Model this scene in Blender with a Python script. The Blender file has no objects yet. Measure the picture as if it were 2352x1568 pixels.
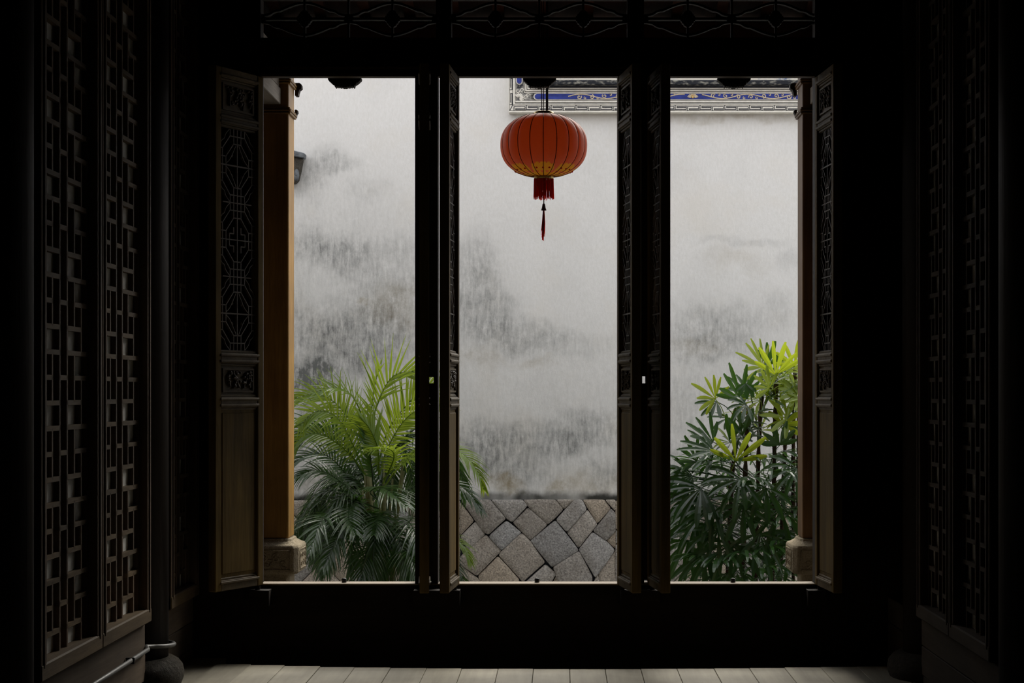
import bpy, bmesh, math, random
from mathutils import Vector, Matrix
import mathutils.noise as mnoise

R = random.Random(7)
SC = bpy.context.scene
COL = SC.collection
W_, H_, F_ = 2352.0, 1568.0, 3762.0          # frame size and focal length in pixels
VX, VY, EYE = 1290.0, 898.0, 1.5             # where the level optical axis meets the picture, and eye height

# ------------------------------------------------------------------ camera, sky, sun, exposure
cam = bpy.data.cameras.new('camera')
cam.sensor_width = 36.0
cam.lens = F_ / W_ * 36.0
cam.shift_x = -(VX - W_ / 2) / W_
cam.shift_y = (VY - H_ / 2) / W_
cam.clip_start = 0.05
cam.clip_end = 200
co = bpy.data.objects.new('camera', cam)
co.location = (0, 0, EYE)
co.rotation_euler = (math.pi / 2, 0, 0)
COL.objects.link(co)
SC.camera = co

wd = bpy.data.worlds.new('overcast_sky')
SC.world = wd
wd.use_nodes = True
wn = wd.node_tree
bg = wn.nodes['Background']
bg.inputs[0].default_value = (0.975, 0.98, 1.0, 1)
bg.inputs[1].default_value = 1.70

sl = bpy.data.lights.new('hazy_sun', 'SUN')   # sun behind thin cloud: very soft
sl.energy = 7.4
sl.angle = math.radians(48)
sl.color = (1.0, 0.95, 0.86)
so = bpy.data.objects.new('hazy_sun', sl)
so.rotation_euler = Vector((-0.30, -0.95, -0.95)).to_track_quat('-Z', 'Y').to_euler()
so.location = (8, 24, 14)
COL.objects.link(so)

SC.view_settings.view_transform = 'Standard'
SC.view_settings.look = 'None'
SC.view_settings.exposure = 0.0
SC.view_settings.gamma = 1.0
SC.view_settings.use_curve_mapping = False
try:
    SC.cycles.use_denoising = True
    SC.cycles.max_bounces = 8
    SC.cycles.diffuse_bounces = 5
    SC.cycles.transmission_bounces = 6
except Exception:
    pass


# ------------------------------------------------------------------ helpers
def P(px, py, Y):
    s = F_ / Y
    return Vector(((px - VX) / s, Y, EYE - (py - VY) / s))


class NT:
    """small node-tree writer"""
    def __init__(self, name):
        self.m = bpy.data.materials.new(name)
        self.m.use_nodes = True
        self.t = self.m.node_tree
        self.b = self.t.nodes['Principled BSDF']
        self.out = self.t.nodes['Material Output']

    def n(self, typ, **kw):
        nd = self.t.nodes.new(typ)
        for k, v in kw.items():
            setattr(nd, k, v)
        return nd

    def l(self, a, b):
        self.t.links.new(a, b)

    def set(self, sock, v):
        if hasattr(v, 'is_output'):
            self.l(v, sock)
        elif isinstance(v, (tuple, list)) and len(v) == 3 and sock.type == 'RGBA':
            sock.default_value = (*v, 1)
        else:
            sock.default_value = v

    def math(self, op, a, b=None, clamp=False):
        nd = self.n('ShaderNodeMath', operation=op, use_clamp=clamp)
        self.set(nd.inputs[0], a)
        if b is not None:
            self.set(nd.inputs[1], b)
        return nd.outputs[0]

    def vmath(self, op, a, b=None):
        nd = self.n('ShaderNodeVectorMath', operation=op)
        self.set(nd.inputs[0], a)
        if b is not None:
            self.set(nd.inputs[1], b)
        return nd.outputs['Value'] if op in ('LENGTH', 'DOT_PRODUCT') else nd.outputs[0]

    def mix(self, f, a, b, mode='MIX'):
        nd = self.n('ShaderNodeMix', data_type='RGBA', blend_type=mode)
        self.set(nd.inputs[0], f)
        self.set(nd.inputs[6], a)
        self.set(nd.inputs[7], b)
        return nd.outputs[2]

    def pos(self):
        return self.n('ShaderNodeNewGeometry').outputs['Position']

    def obj(self):
        return self.n('ShaderNodeTexCoord').outputs['Object']

    def rnd(self):
        return self.n('ShaderNodeObjectInfo').outputs['Random']

    def noise(self, vec, scale, detail=4, rough=0.55, out='Fac'):
        nd = self.n('ShaderNodeTexNoise')
        nd.inputs['Scale'].default_value = scale
        nd.inputs['Detail'].default_value = detail
        nd.inputs['Roughness'].default_value = rough
        self.l(vec, nd.inputs['Vector'])
        return nd.outputs['Fac' if out == 'Fac' else 'Color']

    def remap(self, v, a, b, c=0.0, d=1.0, smooth=False):
        nd = self.n('ShaderNodeMapRange')
        if smooth:
            nd.interpolation_type = 'SMOOTHSTEP'
        self.set(nd.inputs[0], v)
        for i, x in enumerate((a, b, c, d)):
            nd.inputs[i + 1].default_value = x
        return nd.outputs[0]

    def bump(self, h, strength=0.3, dist=0.01):
        nd = self.n('ShaderNodeBump')
        nd.inputs['Strength'].default_value = strength
        nd.inputs['Distance'].default_value = dist
        self.l(h, nd.inputs['Height'])
        self.l(nd.outputs[0], self.b.inputs['Normal'])

    def fin(self, col, rough=0.7, spec=0.3, metal=0.0):
        self.set(self.b.inputs['Base Color'], col)
        self.set(self.b.inputs['Roughness'], rough)
        self.b.inputs['Specular IOR Level'].default_value = spec
        self.b.inputs['Metallic'].default_value = metal
        return self.m


def wood(name, c1, c2, axis='z', scale=14.0, rough=0.6, spec=0.3, per_obj=0.15, bump=0.25):
    t = NT(name)
    st = {'x': (0.07, 1, 1), 'y': (1, 0.07, 1), 'z': (1, 1, 0.07)}[axis]
    off = t.vmath('SCALE', t.n('ShaderNodeCombineXYZ').outputs[0])
    p = t.vmath('MULTIPLY', t.pos(), st)
    r = t.rnd()
    cx = t.n('ShaderNodeCombineXYZ')
    for i in range(3):
        t.l(t.math('MULTIPLY', r, 7.0 + 3 * i), cx.inputs[i])
    p = t.vmath('ADD', p, cx.outputs[0])
    g = t.noise(p, scale, 6, 0.62)
    f = t.noise(p, scale * 5, 3, 0.6)
    k = t.remap(t.math('ADD', t.math('MULTIPLY', g, 0.7), t.math('MULTIPLY', f, 0.3)), 0.32, 0.68)
    c = t.mix(k, c1, c2)
    dark = t.remap(t.noise(t.pos(), 2.2, 3), 0.35, 0.7, 0.72, 1.12)
    var = t.math('MULTIPLY', dark, t.remap(r, 0, 1, 1 - per_obj, 1 + per_obj))
    vv = t.n('ShaderNodeCombineColor')
    for i in range(3):
        t.l(var, vv.inputs[i])
    c = t.mix(1.0, c, vv.outputs[0], 'MULTIPLY')
    t.bump(k, bump, 0.004)
    return t.fin(c, rough, spec)


def plain(name, c, rough=0.6, spec=0.3, metal=0.0, var=0.12, scale=30):
    t = NT(name)
    k = t.noise(t.pos(), scale, 4)
    col = t.mix(t.remap(k, 0.3, 0.7), tuple(x * (1 - var) for x in c), tuple(x * (1 + var) for x in c))
    t.bump(k, 0.08, 0.003)
    return t.fin(col, rough, spec, metal)


def leafmat(name, c1, c2, trans, tf=0.4, rough=0.34, spec=0.5):
    t = NT(name)
    k = t.noise(t.pos(), 9, 3)
    k2 = t.math('ADD', t.math('MULTIPLY', k, 0.6), t.math('MULTIPLY', t.rnd(), 0.5))
    c = t.mix(t.remap(k2, 0.25, 0.8), c1, c2)
    t.fin(c, rough, spec)
    tr = t.n('ShaderNodeBsdfTranslucent')
    t.set(tr.inputs[0], trans)
    ms = t.n('ShaderNodeMixShader')
    ms.inputs[0].default_value = tf
    t.l(t.b.outputs[0], ms.inputs[1])
    t.l(tr.outputs[0], ms.inputs[2])
    t.l(ms.outputs[0], t.out.inputs[0])
    return t.m


class MB:
    """collects simple shapes and links them as one mesh object"""
    def __init__(self):
        self.v = []
        self.f = []

    def add(self, vs, fs):
        o = len(self.v)
        self.v += [tuple(v) for v in vs]
        self.f += [tuple(i + o for i in f) for f in fs]

    def box(self, x0, x1, y0, y1, z0, z1, M=None):
        vs = [Vector((x, y, z)) for x in (x0, x1) for y in (y0, y1) for z in (z0, z1)]
        if M is not None:
            vs = [M @ v for v in vs]
        self.add(vs, [(0, 1, 3, 2), (4, 6, 7, 5), (0, 4, 5, 1), (2, 3, 7, 6), (0, 2, 6, 4), (1, 5, 7, 3)])

    def seg(self, a, b, w, d, nrm):
        """bar from a to b, w wide in the plane across nrm, d deep along nrm"""
        a, b, nrm = Vector(a), Vector(b), Vector(nrm).normalized()
        t = (b - a)
        if t.length < 1e-6:
            return
        t.normalize()
        s = t.cross(nrm).normalized() * (w / 2)
        n = nrm * (d / 2)
        e = t * (w * 0.25)
        a = a - e
        b = b + e
        vs = [a - s - n, a + s - n, a + s + n, a - s + n, b - s - n, b + s - n, b + s + n, b - s + n]
        self.add(vs, [(0, 1, 2, 3), (7, 6, 5, 4), (0, 4, 5, 1), (1, 5, 6, 2), (2, 6, 7, 3), (3, 7, 4, 0)])

    def poly(self, pts, w, d, nrm):
        for a, b in zip(pts[:-1], pts[1:]):
            self.seg(a, b, w, d, nrm)

    def tube(self, pts, r, n=6, cap=True):
        pts = [Vector(p) for p in pts]
        rs = r if isinstance(r, (list, tuple)) else [r] * len(pts)
        rings = []
        ref = Vector((0.13, 0.31, 0.94))
        for i, p in enumerate(pts):
            t = (pts[min(i + 1, len(pts) - 1)] - pts[max(i - 1, 0)])
            if t.length < 1e-9:
                t = Vector((0, 0, 1))
            t.normalize()
            if abs(t.dot(ref)) > 0.95:
                ref = Vector((0.9, 0.3, 0.1))
            a = t.cross(ref).normalized()
            b = t.cross(a)
            rings.append([p + (a * math.cos(q) + b * math.sin(q)) * rs[i] for q in [2 * math.pi * k / n for k in range(n)]])
        vs = [v for r_ in rings for v in r_]
        fs = []
        for i in range(len(pts) - 1):
            for k in range(n):
                k2 = (k + 1) % n
                fs.append((i * n + k, i * n + k2, (i + 1) * n + k2, (i + 1) * n + k))
        if cap:
            fs.append(tuple(range(n))[::-1])
            fs.append(tuple((len(pts) - 1) * n + k for k in range(n)))
        self.add(vs, fs)

    def lathe(self, prof, c=(0, 0, 0), n=24, sq=None):
        """profile of (radius, z) about a vertical axis"""
        c = Vector(c)
        vs, fs = [], []
        for (r, z) in prof:
            for k in range(n):
                a = 2 * math.pi * k / n
                vs.append(c + Vector((r * math.cos(a), r * math.sin(a), z)))
        for i in range(len(prof) - 1):
            for k in range(n):
                k2 = (k + 1) % n
                fs.append((i * n + k, i * n + k2, (i + 1) * n + k2, (i + 1) * n + k))
        fs.append(tuple(range(n))[::-1])
        fs.append(tuple((len(prof) - 1) * n + k for k in range(n)))
        self.add(vs, fs)

    def prism(self, pts, y0, y1):
        """outline in (x,z) pulled from y0 to y1"""
        n = len(pts)
        vs = [(x, y0, z) for x, z in pts] + [(x, y1, z) for x, z in pts]
        fs = [tuple(range(n)), tuple(range(2 * n - 1, n - 1, -1))]
        for i in range(n):
            j = (i + 1) % n
            fs.append((i, i + n, j + n, j))
        self.add(vs, fs)

    def ball(self, c, rx, ry, rz, n=8, m=5, M=None):
        c = Vector(c)
        vs, fs = [], []
        for i in range(m + 1):
            th = math.pi * i / m
            for k in range(n):
                a = 2 * math.pi * k / n
                v = Vector((rx * math.sin(th) * math.cos(a), ry * math.sin(th) * math.sin(a), rz * math.cos(th)))
                if M is not None:
                    v = M @ v
                vs.append(c + v)
        for i in range(m):
            for k in range(n):
                k2 = (k + 1) % n
                fs.append((i * n + k, (i + 1) * n + k, (i + 1) * n + k2, i * n + k2))
        self.add(vs, fs)

    def mesh(self, name, mat, smooth=False):
        me = bpy.data.meshes.new(name)
        me.from_pydata(self.v, [], self.f)
        bm = bmesh.new()
        bm.from_mesh(me)
        bmesh.ops.recalc_face_normals(bm, faces=bm.faces)
        bm.to_mesh(me)
        bm.free()
        if mat:
            me.materials.append(mat)
        if smooth:
            me.polygons.foreach_set('use_smooth', [True] * len(me.polygons))
        return me

    def build(self, name, mat, parent=None, bevel=0.0, smooth=False, seg=1):
        return link(name, self.mesh(name, mat, smooth), parent, bevel, seg)


def link(name, me, parent=None, bevel=0.0, seg=1, loc=None):
    o = bpy.data.objects.new(name, me)
    COL.objects.link(o)
    if loc is not None:
        o.location = loc
    if parent is not None:
        o.parent = parent
        o.matrix_parent_inverse = Matrix.Translation(parent.location).inverted() if parent.rotation_euler.z == 0 else parent_inv(parent)
    if bevel:
        m = o.modifiers.new('edge', 'BEVEL')
        m.width = bevel
        m.segments = seg
        m.limit_method = 'ANGLE'
        m.angle_limit = math.radians(40)
    return o


def parent_inv(p):
    return (Matrix.Translation(p.location) @ p.rotation_euler.to_matrix().to_4x4()).inverted()


def tag(o, label=None, cat=None, group=None, kind=None):
    if label:
        o['label'] = label
    if cat:
        o['category'] = cat
    if group:
        o['group'] = group
    if kind:
        o['kind'] = kind
    return o


def empty(name, loc, label=None, cat=None, group=None, kind=None):
    o = bpy.data.objects.new(name, None)
    o.location = loc
    o.empty_display_size = 0.1
    COL.objects.link(o)
    return tag(o, label, cat, group, kind)


def box(name, mat, parent, *a, bevel=0.0):
    m = MB()
    m.box(*a)
    return m.build(name, mat, parent, bevel)


def catmull(pts, n=6):
    pts = [Vector(p) for p in pts]
    q = [pts[0] * 2 - pts[1]] + pts + [pts[-1] * 2 - pts[-2]]
    out = []
    for i in range(1, len(q) - 2):
        a, b, c, d = q[i - 1], q[i], q[i + 1], q[i + 2]
        for k in range(n):
            t = k / n
            out.append(0.5 * ((2 * b) + (c - a) * t + (2 * a - 5 * b + 4 * c - d) * t * t + (3 * b - a - 3 * c + d) * t ** 3))
    out.append(pts[-1])
    return out


# ------------------------------------------------------------------ materials
M = {}
M['door'] = wood('aged_brown_wood', (0.085, 0.053, 0.014), (0.22, 0.145, 0.042), 'z', rough=0.65, spec=0.12)
M['door_rail'] = wood('aged_grey_brown_wood', (0.09, 0.064, 0.032), (0.21, 0.155, 0.085), 'x', rough=0.6, spec=0.2)
M['carved'] = wood('dark_carved_wood', (0.06, 0.045, 0.03), (0.16, 0.12, 0.085), 'x', rough=0.5)
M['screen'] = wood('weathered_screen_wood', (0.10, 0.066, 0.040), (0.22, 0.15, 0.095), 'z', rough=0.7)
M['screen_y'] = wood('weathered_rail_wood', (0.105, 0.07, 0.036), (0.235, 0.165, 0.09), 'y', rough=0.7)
M['screen_r'] = wood('shaded_screen_wood', (0.05, 0.032, 0.022), (0.10, 0.065, 0.045), 'z', rough=0.75)  # right wall lies in shade; that shade is put into this wood
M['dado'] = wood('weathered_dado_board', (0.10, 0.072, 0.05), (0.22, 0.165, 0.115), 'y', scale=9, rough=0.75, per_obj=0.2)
M['dado_r'] = wood('shaded_dado_board', (0.07, 0.05, 0.038), (0.13, 0.10, 0.075), 'y', scale=9, rough=0.8)  # darker copy of the dado wood, carrying the right wall's shade
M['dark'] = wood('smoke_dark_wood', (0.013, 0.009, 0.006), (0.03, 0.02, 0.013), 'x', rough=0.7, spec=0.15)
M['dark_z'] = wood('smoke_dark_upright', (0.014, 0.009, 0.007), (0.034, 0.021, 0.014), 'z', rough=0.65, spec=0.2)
M['lintel'] = wood('lintel_wood', (0.05, 0.028, 0.016), (0.12, 0.07, 0.04), 'x', rough=0.6)
M['sill'] = wood('lit_threshold_wood', (0.32, 0.25, 0.18), (0.50, 0.41, 0.31), 'x', rough=0.6)  # light on the threshold top is put into this pale colour
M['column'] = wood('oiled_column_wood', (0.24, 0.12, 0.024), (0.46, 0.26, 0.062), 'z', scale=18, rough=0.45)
M['column_r'] = wood('shaded_column_wood', (0.11, 0.055, 0.02), (0.24, 0.13, 0.05), 'z', scale=18, rough=0.55)  # darker copy for the right column, its shade put into the colour
M['beam'] = wood('grey_beam_wood', (0.20, 0.165, 0.13), (0.38, 0.33, 0.27), 'y', scale=20, rough=0.75)
M['roofwood'] = wood('red_brown_roof_boards', (0.045, 0.016, 0.010), (0.085, 0.034, 0.022), 'y', rough=0.7)
M['plank'] = wood('worn_floor_plank', (0.27, 0.245, 0.19), (0.43, 0.395, 0.31), 'y', scale=7, rough=0.7, per_obj=0.10, bump=0.1)
M['paper'] = plain('white_lattice_backing', (0.85, 0.84, 0.80), 0.85, 0.1)
M['floor'] = plain('dark_stone_floor', (0.03, 0.027, 0.022), 0.8, 0.2, scale=9, var=0.3)
M['metal'] = plain('dull_galvanised_pipe', (0.22, 0.22, 0.215), 0.5, 0.4, 0.4, scale=60)
M['black'] = plain('black_iron', (0.012, 0.012, 0.013), 0.45, 0.4)
M['tile'] = plain('grey_roof_tile', (0.13, 0.14, 0.15), 0.8, 0.2, var=0.4, scale=25)
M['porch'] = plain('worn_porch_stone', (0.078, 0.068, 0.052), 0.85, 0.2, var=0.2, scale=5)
M['ground'] = plain('courtyard_paving', (0.55, 0.53, 0.49), 0.85, 0.2, var=0.2, scale=5)
M['white'] = plain('white_lime_moulding', (0.72, 0.69, 0.62), 0.8, 0.2, var=0.1, scale=22)
M['ink'] = plain('black_paint_line', (0.03, 0.032, 0.04), 0.8, 0.2, var=0.4, scale=40)
M['cream'] = plain('cream_scroll_paint', (0.60, 0.50, 0.36), 0.7, 0.2, var=0.2, scale=60)
M['gold'] = plain('gold_lotus_paint', (0.62, 0.40, 0.14), 0.6, 0.3, var=0.2, scale=60)


def m_blue():
    t = NT('cobalt_painted_panel')
    k = t.noise(t.vmath('MULTIPLY', t.pos(), (2, 2, 9)), 5, 5)
    return t.fin(t.mix(t.remap(k, 0.35, 0.7), (0.012, 0.022, 0.15), (0.03, 0.055, 0.34)), 0.55, 0.3)


M['blue'] = m_blue()


def m_weather():
    t = NT('weathered_dark_coping')
    k = t.noise(t.vmath('MULTIPLY', t.pos(), (1, 1, 2.5)), 16, 7, 0.7)
    return t.fin(t.mix(t.remap(k, 0.5, 0.68), (0.018, 0.02, 0.025), (0.30, 0.29, 0.25)), 0.85, 0.2)


M['weather'] = m_weather()


def m_painted():
    t = NT('faded_blue_white_painting')
    k = t.noise(t.pos(), 7, 6, 0.7)
    k2 = t.noise(t.pos(), 3.3, 2)
    f = t.math('MULTIPLY', t.remap(k, 0.48, 0.6), t.remap(k2, 0.45, 0.6))
    return t.fin(t.mix(f, (0.66, 0.63, 0.55), (0.12, 0.17, 0.28)), 0.85, 0.2)


M['painted'] = m_painted()


def m_greycarve():
    t = NT('grey_carved_plaster')
    k = t.noise(t.pos(), 38, 3)
    c = t.mix(t.remap(k, 0.35, 0.65), (0.10, 0.10, 0.10), (0.40, 0.39, 0.36))
    t.bump(k, 0.5, 0.02)
    return t.fin(c, 0.85, 0.2)


M['greycarve'] = m_greycarve()


def m_stone(name, c1, c2, sc=70, rnd_hue=True):
    t = NT(name)
    g = t.noise(t.pos(), sc, 5, 0.75)
    b = t.noise(t.pos(), 3.2, 4)
    c = t.mix(t.remap(g, 0.35, 0.66), c1, c2)
    if rnd_hue:
        r = t.rnd()
        tint = t.mix(r, (1.12, 0.93, 0.72), (0.80, 0.84, 0.92))
        c = t.mix(0.75, c, tint, 'MULTIPLY')
        r2 = t.math('FRACT', t.math('MULTIPLY', r, 17.3))
        v = t.remap(r2, 0, 1, 0.78, 1.2)
        vv = t.n('ShaderNodeCombineColor')
        for i in range(3):
            t.l(v, vv.inputs[i])
        c = t.mix(1.0, c, vv.outputs[0], 'MULTIPLY')
    c = t.mix(t.remap(b, 0.5, 0.75, 0, 0.5), c, (0.15, 0.11, 0.06))
    t.bump(t.math('ADD', t.noise(t.pos(), 26, 6, 0.7), t.math('MULTIPLY', g, 0.5)), 1.0, 0.035)
    return t.fin(c, 0.85, 0.25)


M['stone'] = m_stone('rough_granite_block', (0.22, 0.21, 0.195), (0.70, 0.67, 0.62))
M['pedestal'] = m_stone('cream_sandstone', (0.42, 0.33, 0.20), (0.70, 0.60, 0.44), 110, False)
M['drum'] = m_stone('dark_rough_stone', (0.05, 0.045, 0.036), (0.13, 0.115, 0.095), 60, False)


def m_plaster():
    """white limewash over cement; mould blotches, drips and a damp foot at their own places"""
    t = NT('stained_limewash')
    pos = t.pos()
    warp = t.vmath('SUBTRACT', t.noise(pos, 2.6, 5, 0.6, 'Color'), (0.5, 0.5, 0.5))
    p = t.vmath('ADD', pos, t.vmath('MULTIPLY', warp, (0.55, 0.0, 0.5)))

    def blob(px, py, rx, ry, s):
        c = P(px, py, 15.0)
        k = F_ / 15.0
        d = t.vmath('MULTIPLY', t.vmath('SUBTRACT', p, tuple(c)), (k / rx, 0.0, k / ry))
        return t.math('MULTIPLY', t.remap(t.vmath('LENGTH', d), 0.25, 1.25, 1.0, 0.0, True), s)

    grey = [(785, 575, 100, 52, .42), (705, 560, 60, 60, .22), (735, 375, 85, 45, .30), (700, 440, 50, 60, .18), (860, 775, 130, 80, .42),
            (730, 770, 70, 70, .36), (722, 872, 62, 40, .85), (700, 950, 40, 90, .42), (780, 840, 120, 40, .28), (900, 660, 140, 90, .22),
            (930, 560, 60, 40, .18), (1090, 600, 70, 90, .24), (1110, 715, 95, 95, .30), (1200, 770, 120, 45, .30), (1300, 790, 130, 40, .20),
            (1100, 1015, 80, 60, .40), (1240, 1010, 130, 45, .34), (1350, 985, 100, 55, .38), (1150, 1080, 110, 45, .28), (1390, 1080, 50, 40, .3),
            (1600, 745, 80, 50, .26), (1705, 735, 70, 60, .22), (1720, 555, 120, 16, .20), (1650, 800, 110, 40, .26), (1580, 930, 70, 120, .16),
            (1600, 1080, 120, 80, .28), (820, 1060, 200, 120, .35), (1820, 600, 40, 30, .2), (1790, 700, 50, 50, .2), (820, 700, 210, 330, .20), (1095, 690, 110, 170, .20), (1150, 1060, 200, 60, .16), (1620, 760, 160, 90, .12), (700, 415, 60, 30, .2), (790, 380, 60, 25, .25), (850, 440, 60, 40, .15), (560, 760, 140, 300, .4), (2050, 800, 180, 260, .3)]
    acc = None
    for b in grey:
        v = blob(*b)
        acc = v if acc is None else t.math('ADD', acc, v)
    streak = t.noise(t.vmath('MULTIPLY', pos, (30, 1, 5.5)), 1.0, 6, 0.7)
    mott = t.noise(t.vmath('MULTIPLY', pos, (1, 1, 0.8)), 11.0, 10, 0.78)
    big = t.noise(pos, 1.3, 5, 0.6)
    mod = t.math('ADD', t.remap(streak, 0.3, 0.70, 0.0, 0.95), t.remap(mott, 0.34, 0.66, -0.1, 0.75))
    sep = t.n('ShaderNodeSeparateXYZ')
    t.l(pos, sep.inputs[0])
    z = sep.outputs[2]
    lowz = t.remap(z, 0.5, 2.9, 0.20, 0.0, True)
    g = t.math('MULTIPLY', t.math('ADD', acc, lowz), mod)
    g = t.math('ADD', g, t.math('MULTIPLY', t.remap(big, 0.5, 0.72), 0.10))
    fine = t.noise(t.vmath('MULTIPLY', pos, (1, 1, 0.45)), 46, 4, 0.7)
    spots = t.math('MULTIPLY', t.remap(t.noise(pos, 19, 5, 0.75), 0.66, 0.74), 0.35)
    g = t.math('ADD', g, t.math('MULTIPLY', spots, t.math('ADD', acc, 0.12)))
    base = t.mix(t.remap(fine, 0.3, 0.7), (0.69, 0.68, 0.655), (0.76, 0.75, 0.735))
    warm = t.remap(t.noise(pos, 1.9, 4), 0.5, 0.7)
    base = t.mix(t.math('MULTIPLY', warm, 0.35), base, (0.70, 0.655, 0.58))
    c = t.mix(t.math('MULTIPLY', g, 1.0, True), base, (0.15, 0.155, 0.15))
    # rusty brown blooms
    bacc = None
    for b in [(1150, 1100, 55, 26, .75), (1290, 1112, 42, 24, .7), (1345, 1100, 26, 40, .4), (1100, 825, 70, 25, .3), (1230, 828, 60, 16, .3),
              (905, 700, 90, 70, .35), (830, 690, 12, 14, .6), (1600, 790, 70, 24, .3), (1690, 600, 90, 30, .2), (1690, 272, 220, 16, .35), (1180, 1128, 40, 16, .6),
              (1400, 1105, 40, 30, .3), (760, 1100, 90, 40, .3)]:
        v = blob(*b)
        bacc = v if bacc is None else t.math('ADD', bacc, v)
    c = t.mix(t.math('MULTIPLY', bacc, t.remap(mott, 0.35, 0.62, 0.15, 0.95), True), c, (0.25, 0.19, 0.09))
    # damp black foot just above the stone course
    foot = t.remap(t.math('ADD', z, t.math('MULTIPLY', t.math('SUBTRACT', t.noise(pos, 6, 5), 0.5), 0.14)), 0.53, 0.61, 1.0, 0.0, True)
    fx = t.remap(t.noise(t.vmath('MULTIPLY', pos, (1, 1, 0)), 1.7, 3), 0.36, 0.50, 0.25, 1.0)
    c = t.mix(t.math('MULTIPLY', foot, fx, True), c, (0.045, 0.045, 0.04))
    t.bump(t.math('ADD', mott, t.math('MULTIPLY', fine, 0.5)), 0.25, 0.012)
    return t.fin(c, 0.9, 0.15)


M['plaster'] = m_plaster()
M['plaster_dull'] = plain('grey_limewash', (0.5, 0.49, 0.46), 0.9, 0.15, scale=6)

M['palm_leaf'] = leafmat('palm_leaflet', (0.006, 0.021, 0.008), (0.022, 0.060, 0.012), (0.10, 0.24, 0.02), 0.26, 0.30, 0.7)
M['palm_pale'] = leafmat('pale_palm_leaflet', (0.05, 0.115, 0.015), (0.14, 0.22, 0.028), (0.40, 0.52, 0.04), 0.46, 0.36, 0.45)  # lighter yellow-green leaflets, mostly on the upper fronds
M['palm_stem'] = plain('palm_cane', (0.12, 0.12, 0.035), 0.5, 0.4, var=0.3)
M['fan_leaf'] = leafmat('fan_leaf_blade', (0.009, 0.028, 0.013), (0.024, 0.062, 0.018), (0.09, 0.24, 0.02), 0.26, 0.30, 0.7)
M['fan_backlit'] = leafmat('backlit_fan_leaf_blade', (0.09, 0.16, 0.02), (0.22, 0.30, 0.025), (0.50, 0.60, 0.03), 0.5, 0.36, 0.45)  # backlight on the upper leaves put into a yellower colour
M['cane'] = plain('fibrous_dark_cane', (0.045, 0.028, 0.016), 0.9, 0.1, var=0.5, scale=80)
M['flower'] = plain('dry_flower_beads', (0.25, 0.17, 0.05), 0.8, 0.2)


def m_silk():
    t = NT('red_lantern_silk')
    k = t.noise(t.vmath('MULTIPLY', t.pos(), (1, 1, 4)), 60, 3)
    c = t.mix(k, (0.50, 0.18, 0.11), (0.64, 0.25, 0.16))
    t.fin(c, 0.5, 0.35)
    tr = t.n('ShaderNodeBsdfTranslucent')
    t.set(tr.inputs[0], (0.86, 0.27, 0.11))
    ms = t.n('ShaderNodeMixShader')
    ms.inputs[0].default_value = 0.48
    t.l(t.b.outputs[0], ms.inputs[1])
    t.l(tr.outputs[0], ms.inputs[2])
    t.l(ms.outputs[0], t.out.inputs[0])
    return t.m


M['silk'] = m_silk()
M['rib'] = plain('dark_lantern_rib', (0.07, 0.012, 0.008), 0.6, 0.2)
M['fringe'] = leafmat('red_thread', (0.42, 0.03, 0.015), (0.56, 0.05, 0.025), (0.85, 0.08, 0.02), 0.5, 0.6, 0.2)
M['petal'] = leafmat('yellow_printed_petal', (0.58, 0.52, 0.04), (0.72, 0.64, 0.06), (0.85, 0.85, 0.06), 0.55, 0.5, 0.3)
M['brass'] = plain('brassy_ring', (0.50, 0.36, 0.13), 0.35, 0.5, 0.8)

# ------------------------------------------------------------------ setting: hall shell
XL, XR, YF = -2.009, 1.778, 8.94           # side wall planes and inner face of the door line
fl = box('floor', M['floor'], None, -4, 4, -4, 9.03, -0.25, 0.0)
tag(fl, 'dark stone hall floor below the raised planks', kind='structure')
# raised planks, cut short out of view to curb bounce light; floor's children
edges = [-2.27]
x = -1.826
while x < 2.0:
    edges.append(x)
    x += 0.189 + R.uniform(-0.006, 0.006)
edges.append(2.05)
for i, (a, b) in enumerate(zip(edges[:-1], edges[1:])):
    mid = (a + b) / 2
    u = (mid - 0.15) / 1.9
    yend = 8.66 - 0.17 * max(0.0, 1 - u * u) ** 0.8 + R.uniform(-0.006, 0.006)
    zt = 0.060 + R.uniform(-0.0015, 0.0015) - (0.012 if i == 0 else 0)
    for k, (y0, y1) in enumerate([(yend - 0.62 - R.uniform(0, .1), yend)] if i else [(7.9, 8.92)]):
        box('plank', M['plank'], fl, a + 0.0012, b - 0.0012, y0, y1, 0.002, zt, bevel=0.002)

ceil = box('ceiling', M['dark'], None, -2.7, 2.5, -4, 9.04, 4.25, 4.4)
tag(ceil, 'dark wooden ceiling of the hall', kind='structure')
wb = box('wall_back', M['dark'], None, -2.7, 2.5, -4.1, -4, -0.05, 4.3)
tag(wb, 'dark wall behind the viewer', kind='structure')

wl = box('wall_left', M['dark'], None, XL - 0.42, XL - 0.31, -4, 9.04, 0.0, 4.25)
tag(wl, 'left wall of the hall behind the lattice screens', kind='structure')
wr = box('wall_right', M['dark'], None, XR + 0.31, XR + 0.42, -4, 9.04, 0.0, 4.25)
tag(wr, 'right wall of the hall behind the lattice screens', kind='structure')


def dado(wall, sgn, X, mat, segs):
    """horizontal boards under the screens, joints left open a little"""
    zs = [0.002, 0.10, 0.245, 0.382]
    for (ya, yb) in segs:
        for z0, z1 in zip(zs[:-1], zs[1:]):
            off = R.uniform(0, 0.005)
            a, b = X + sgn * off, X + sgn * 0.09
            box('board', mat, wall, min(a, b), max(a, b), ya + 0.002, yb - 0.002, z0 + 0.002, z1 - 0.002, bevel=0.004)


dado(wl, -1, XL + 0.002, M['dado'], ((-3.9, 5.84), (6.22, 7.91), (8.31, 8.93)))
dado(wr, 1, XR - 0.002, M['dado_r'], ((-3.9, 6.26), (6.66, 8.09), (8.49, 8.93)))

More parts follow.
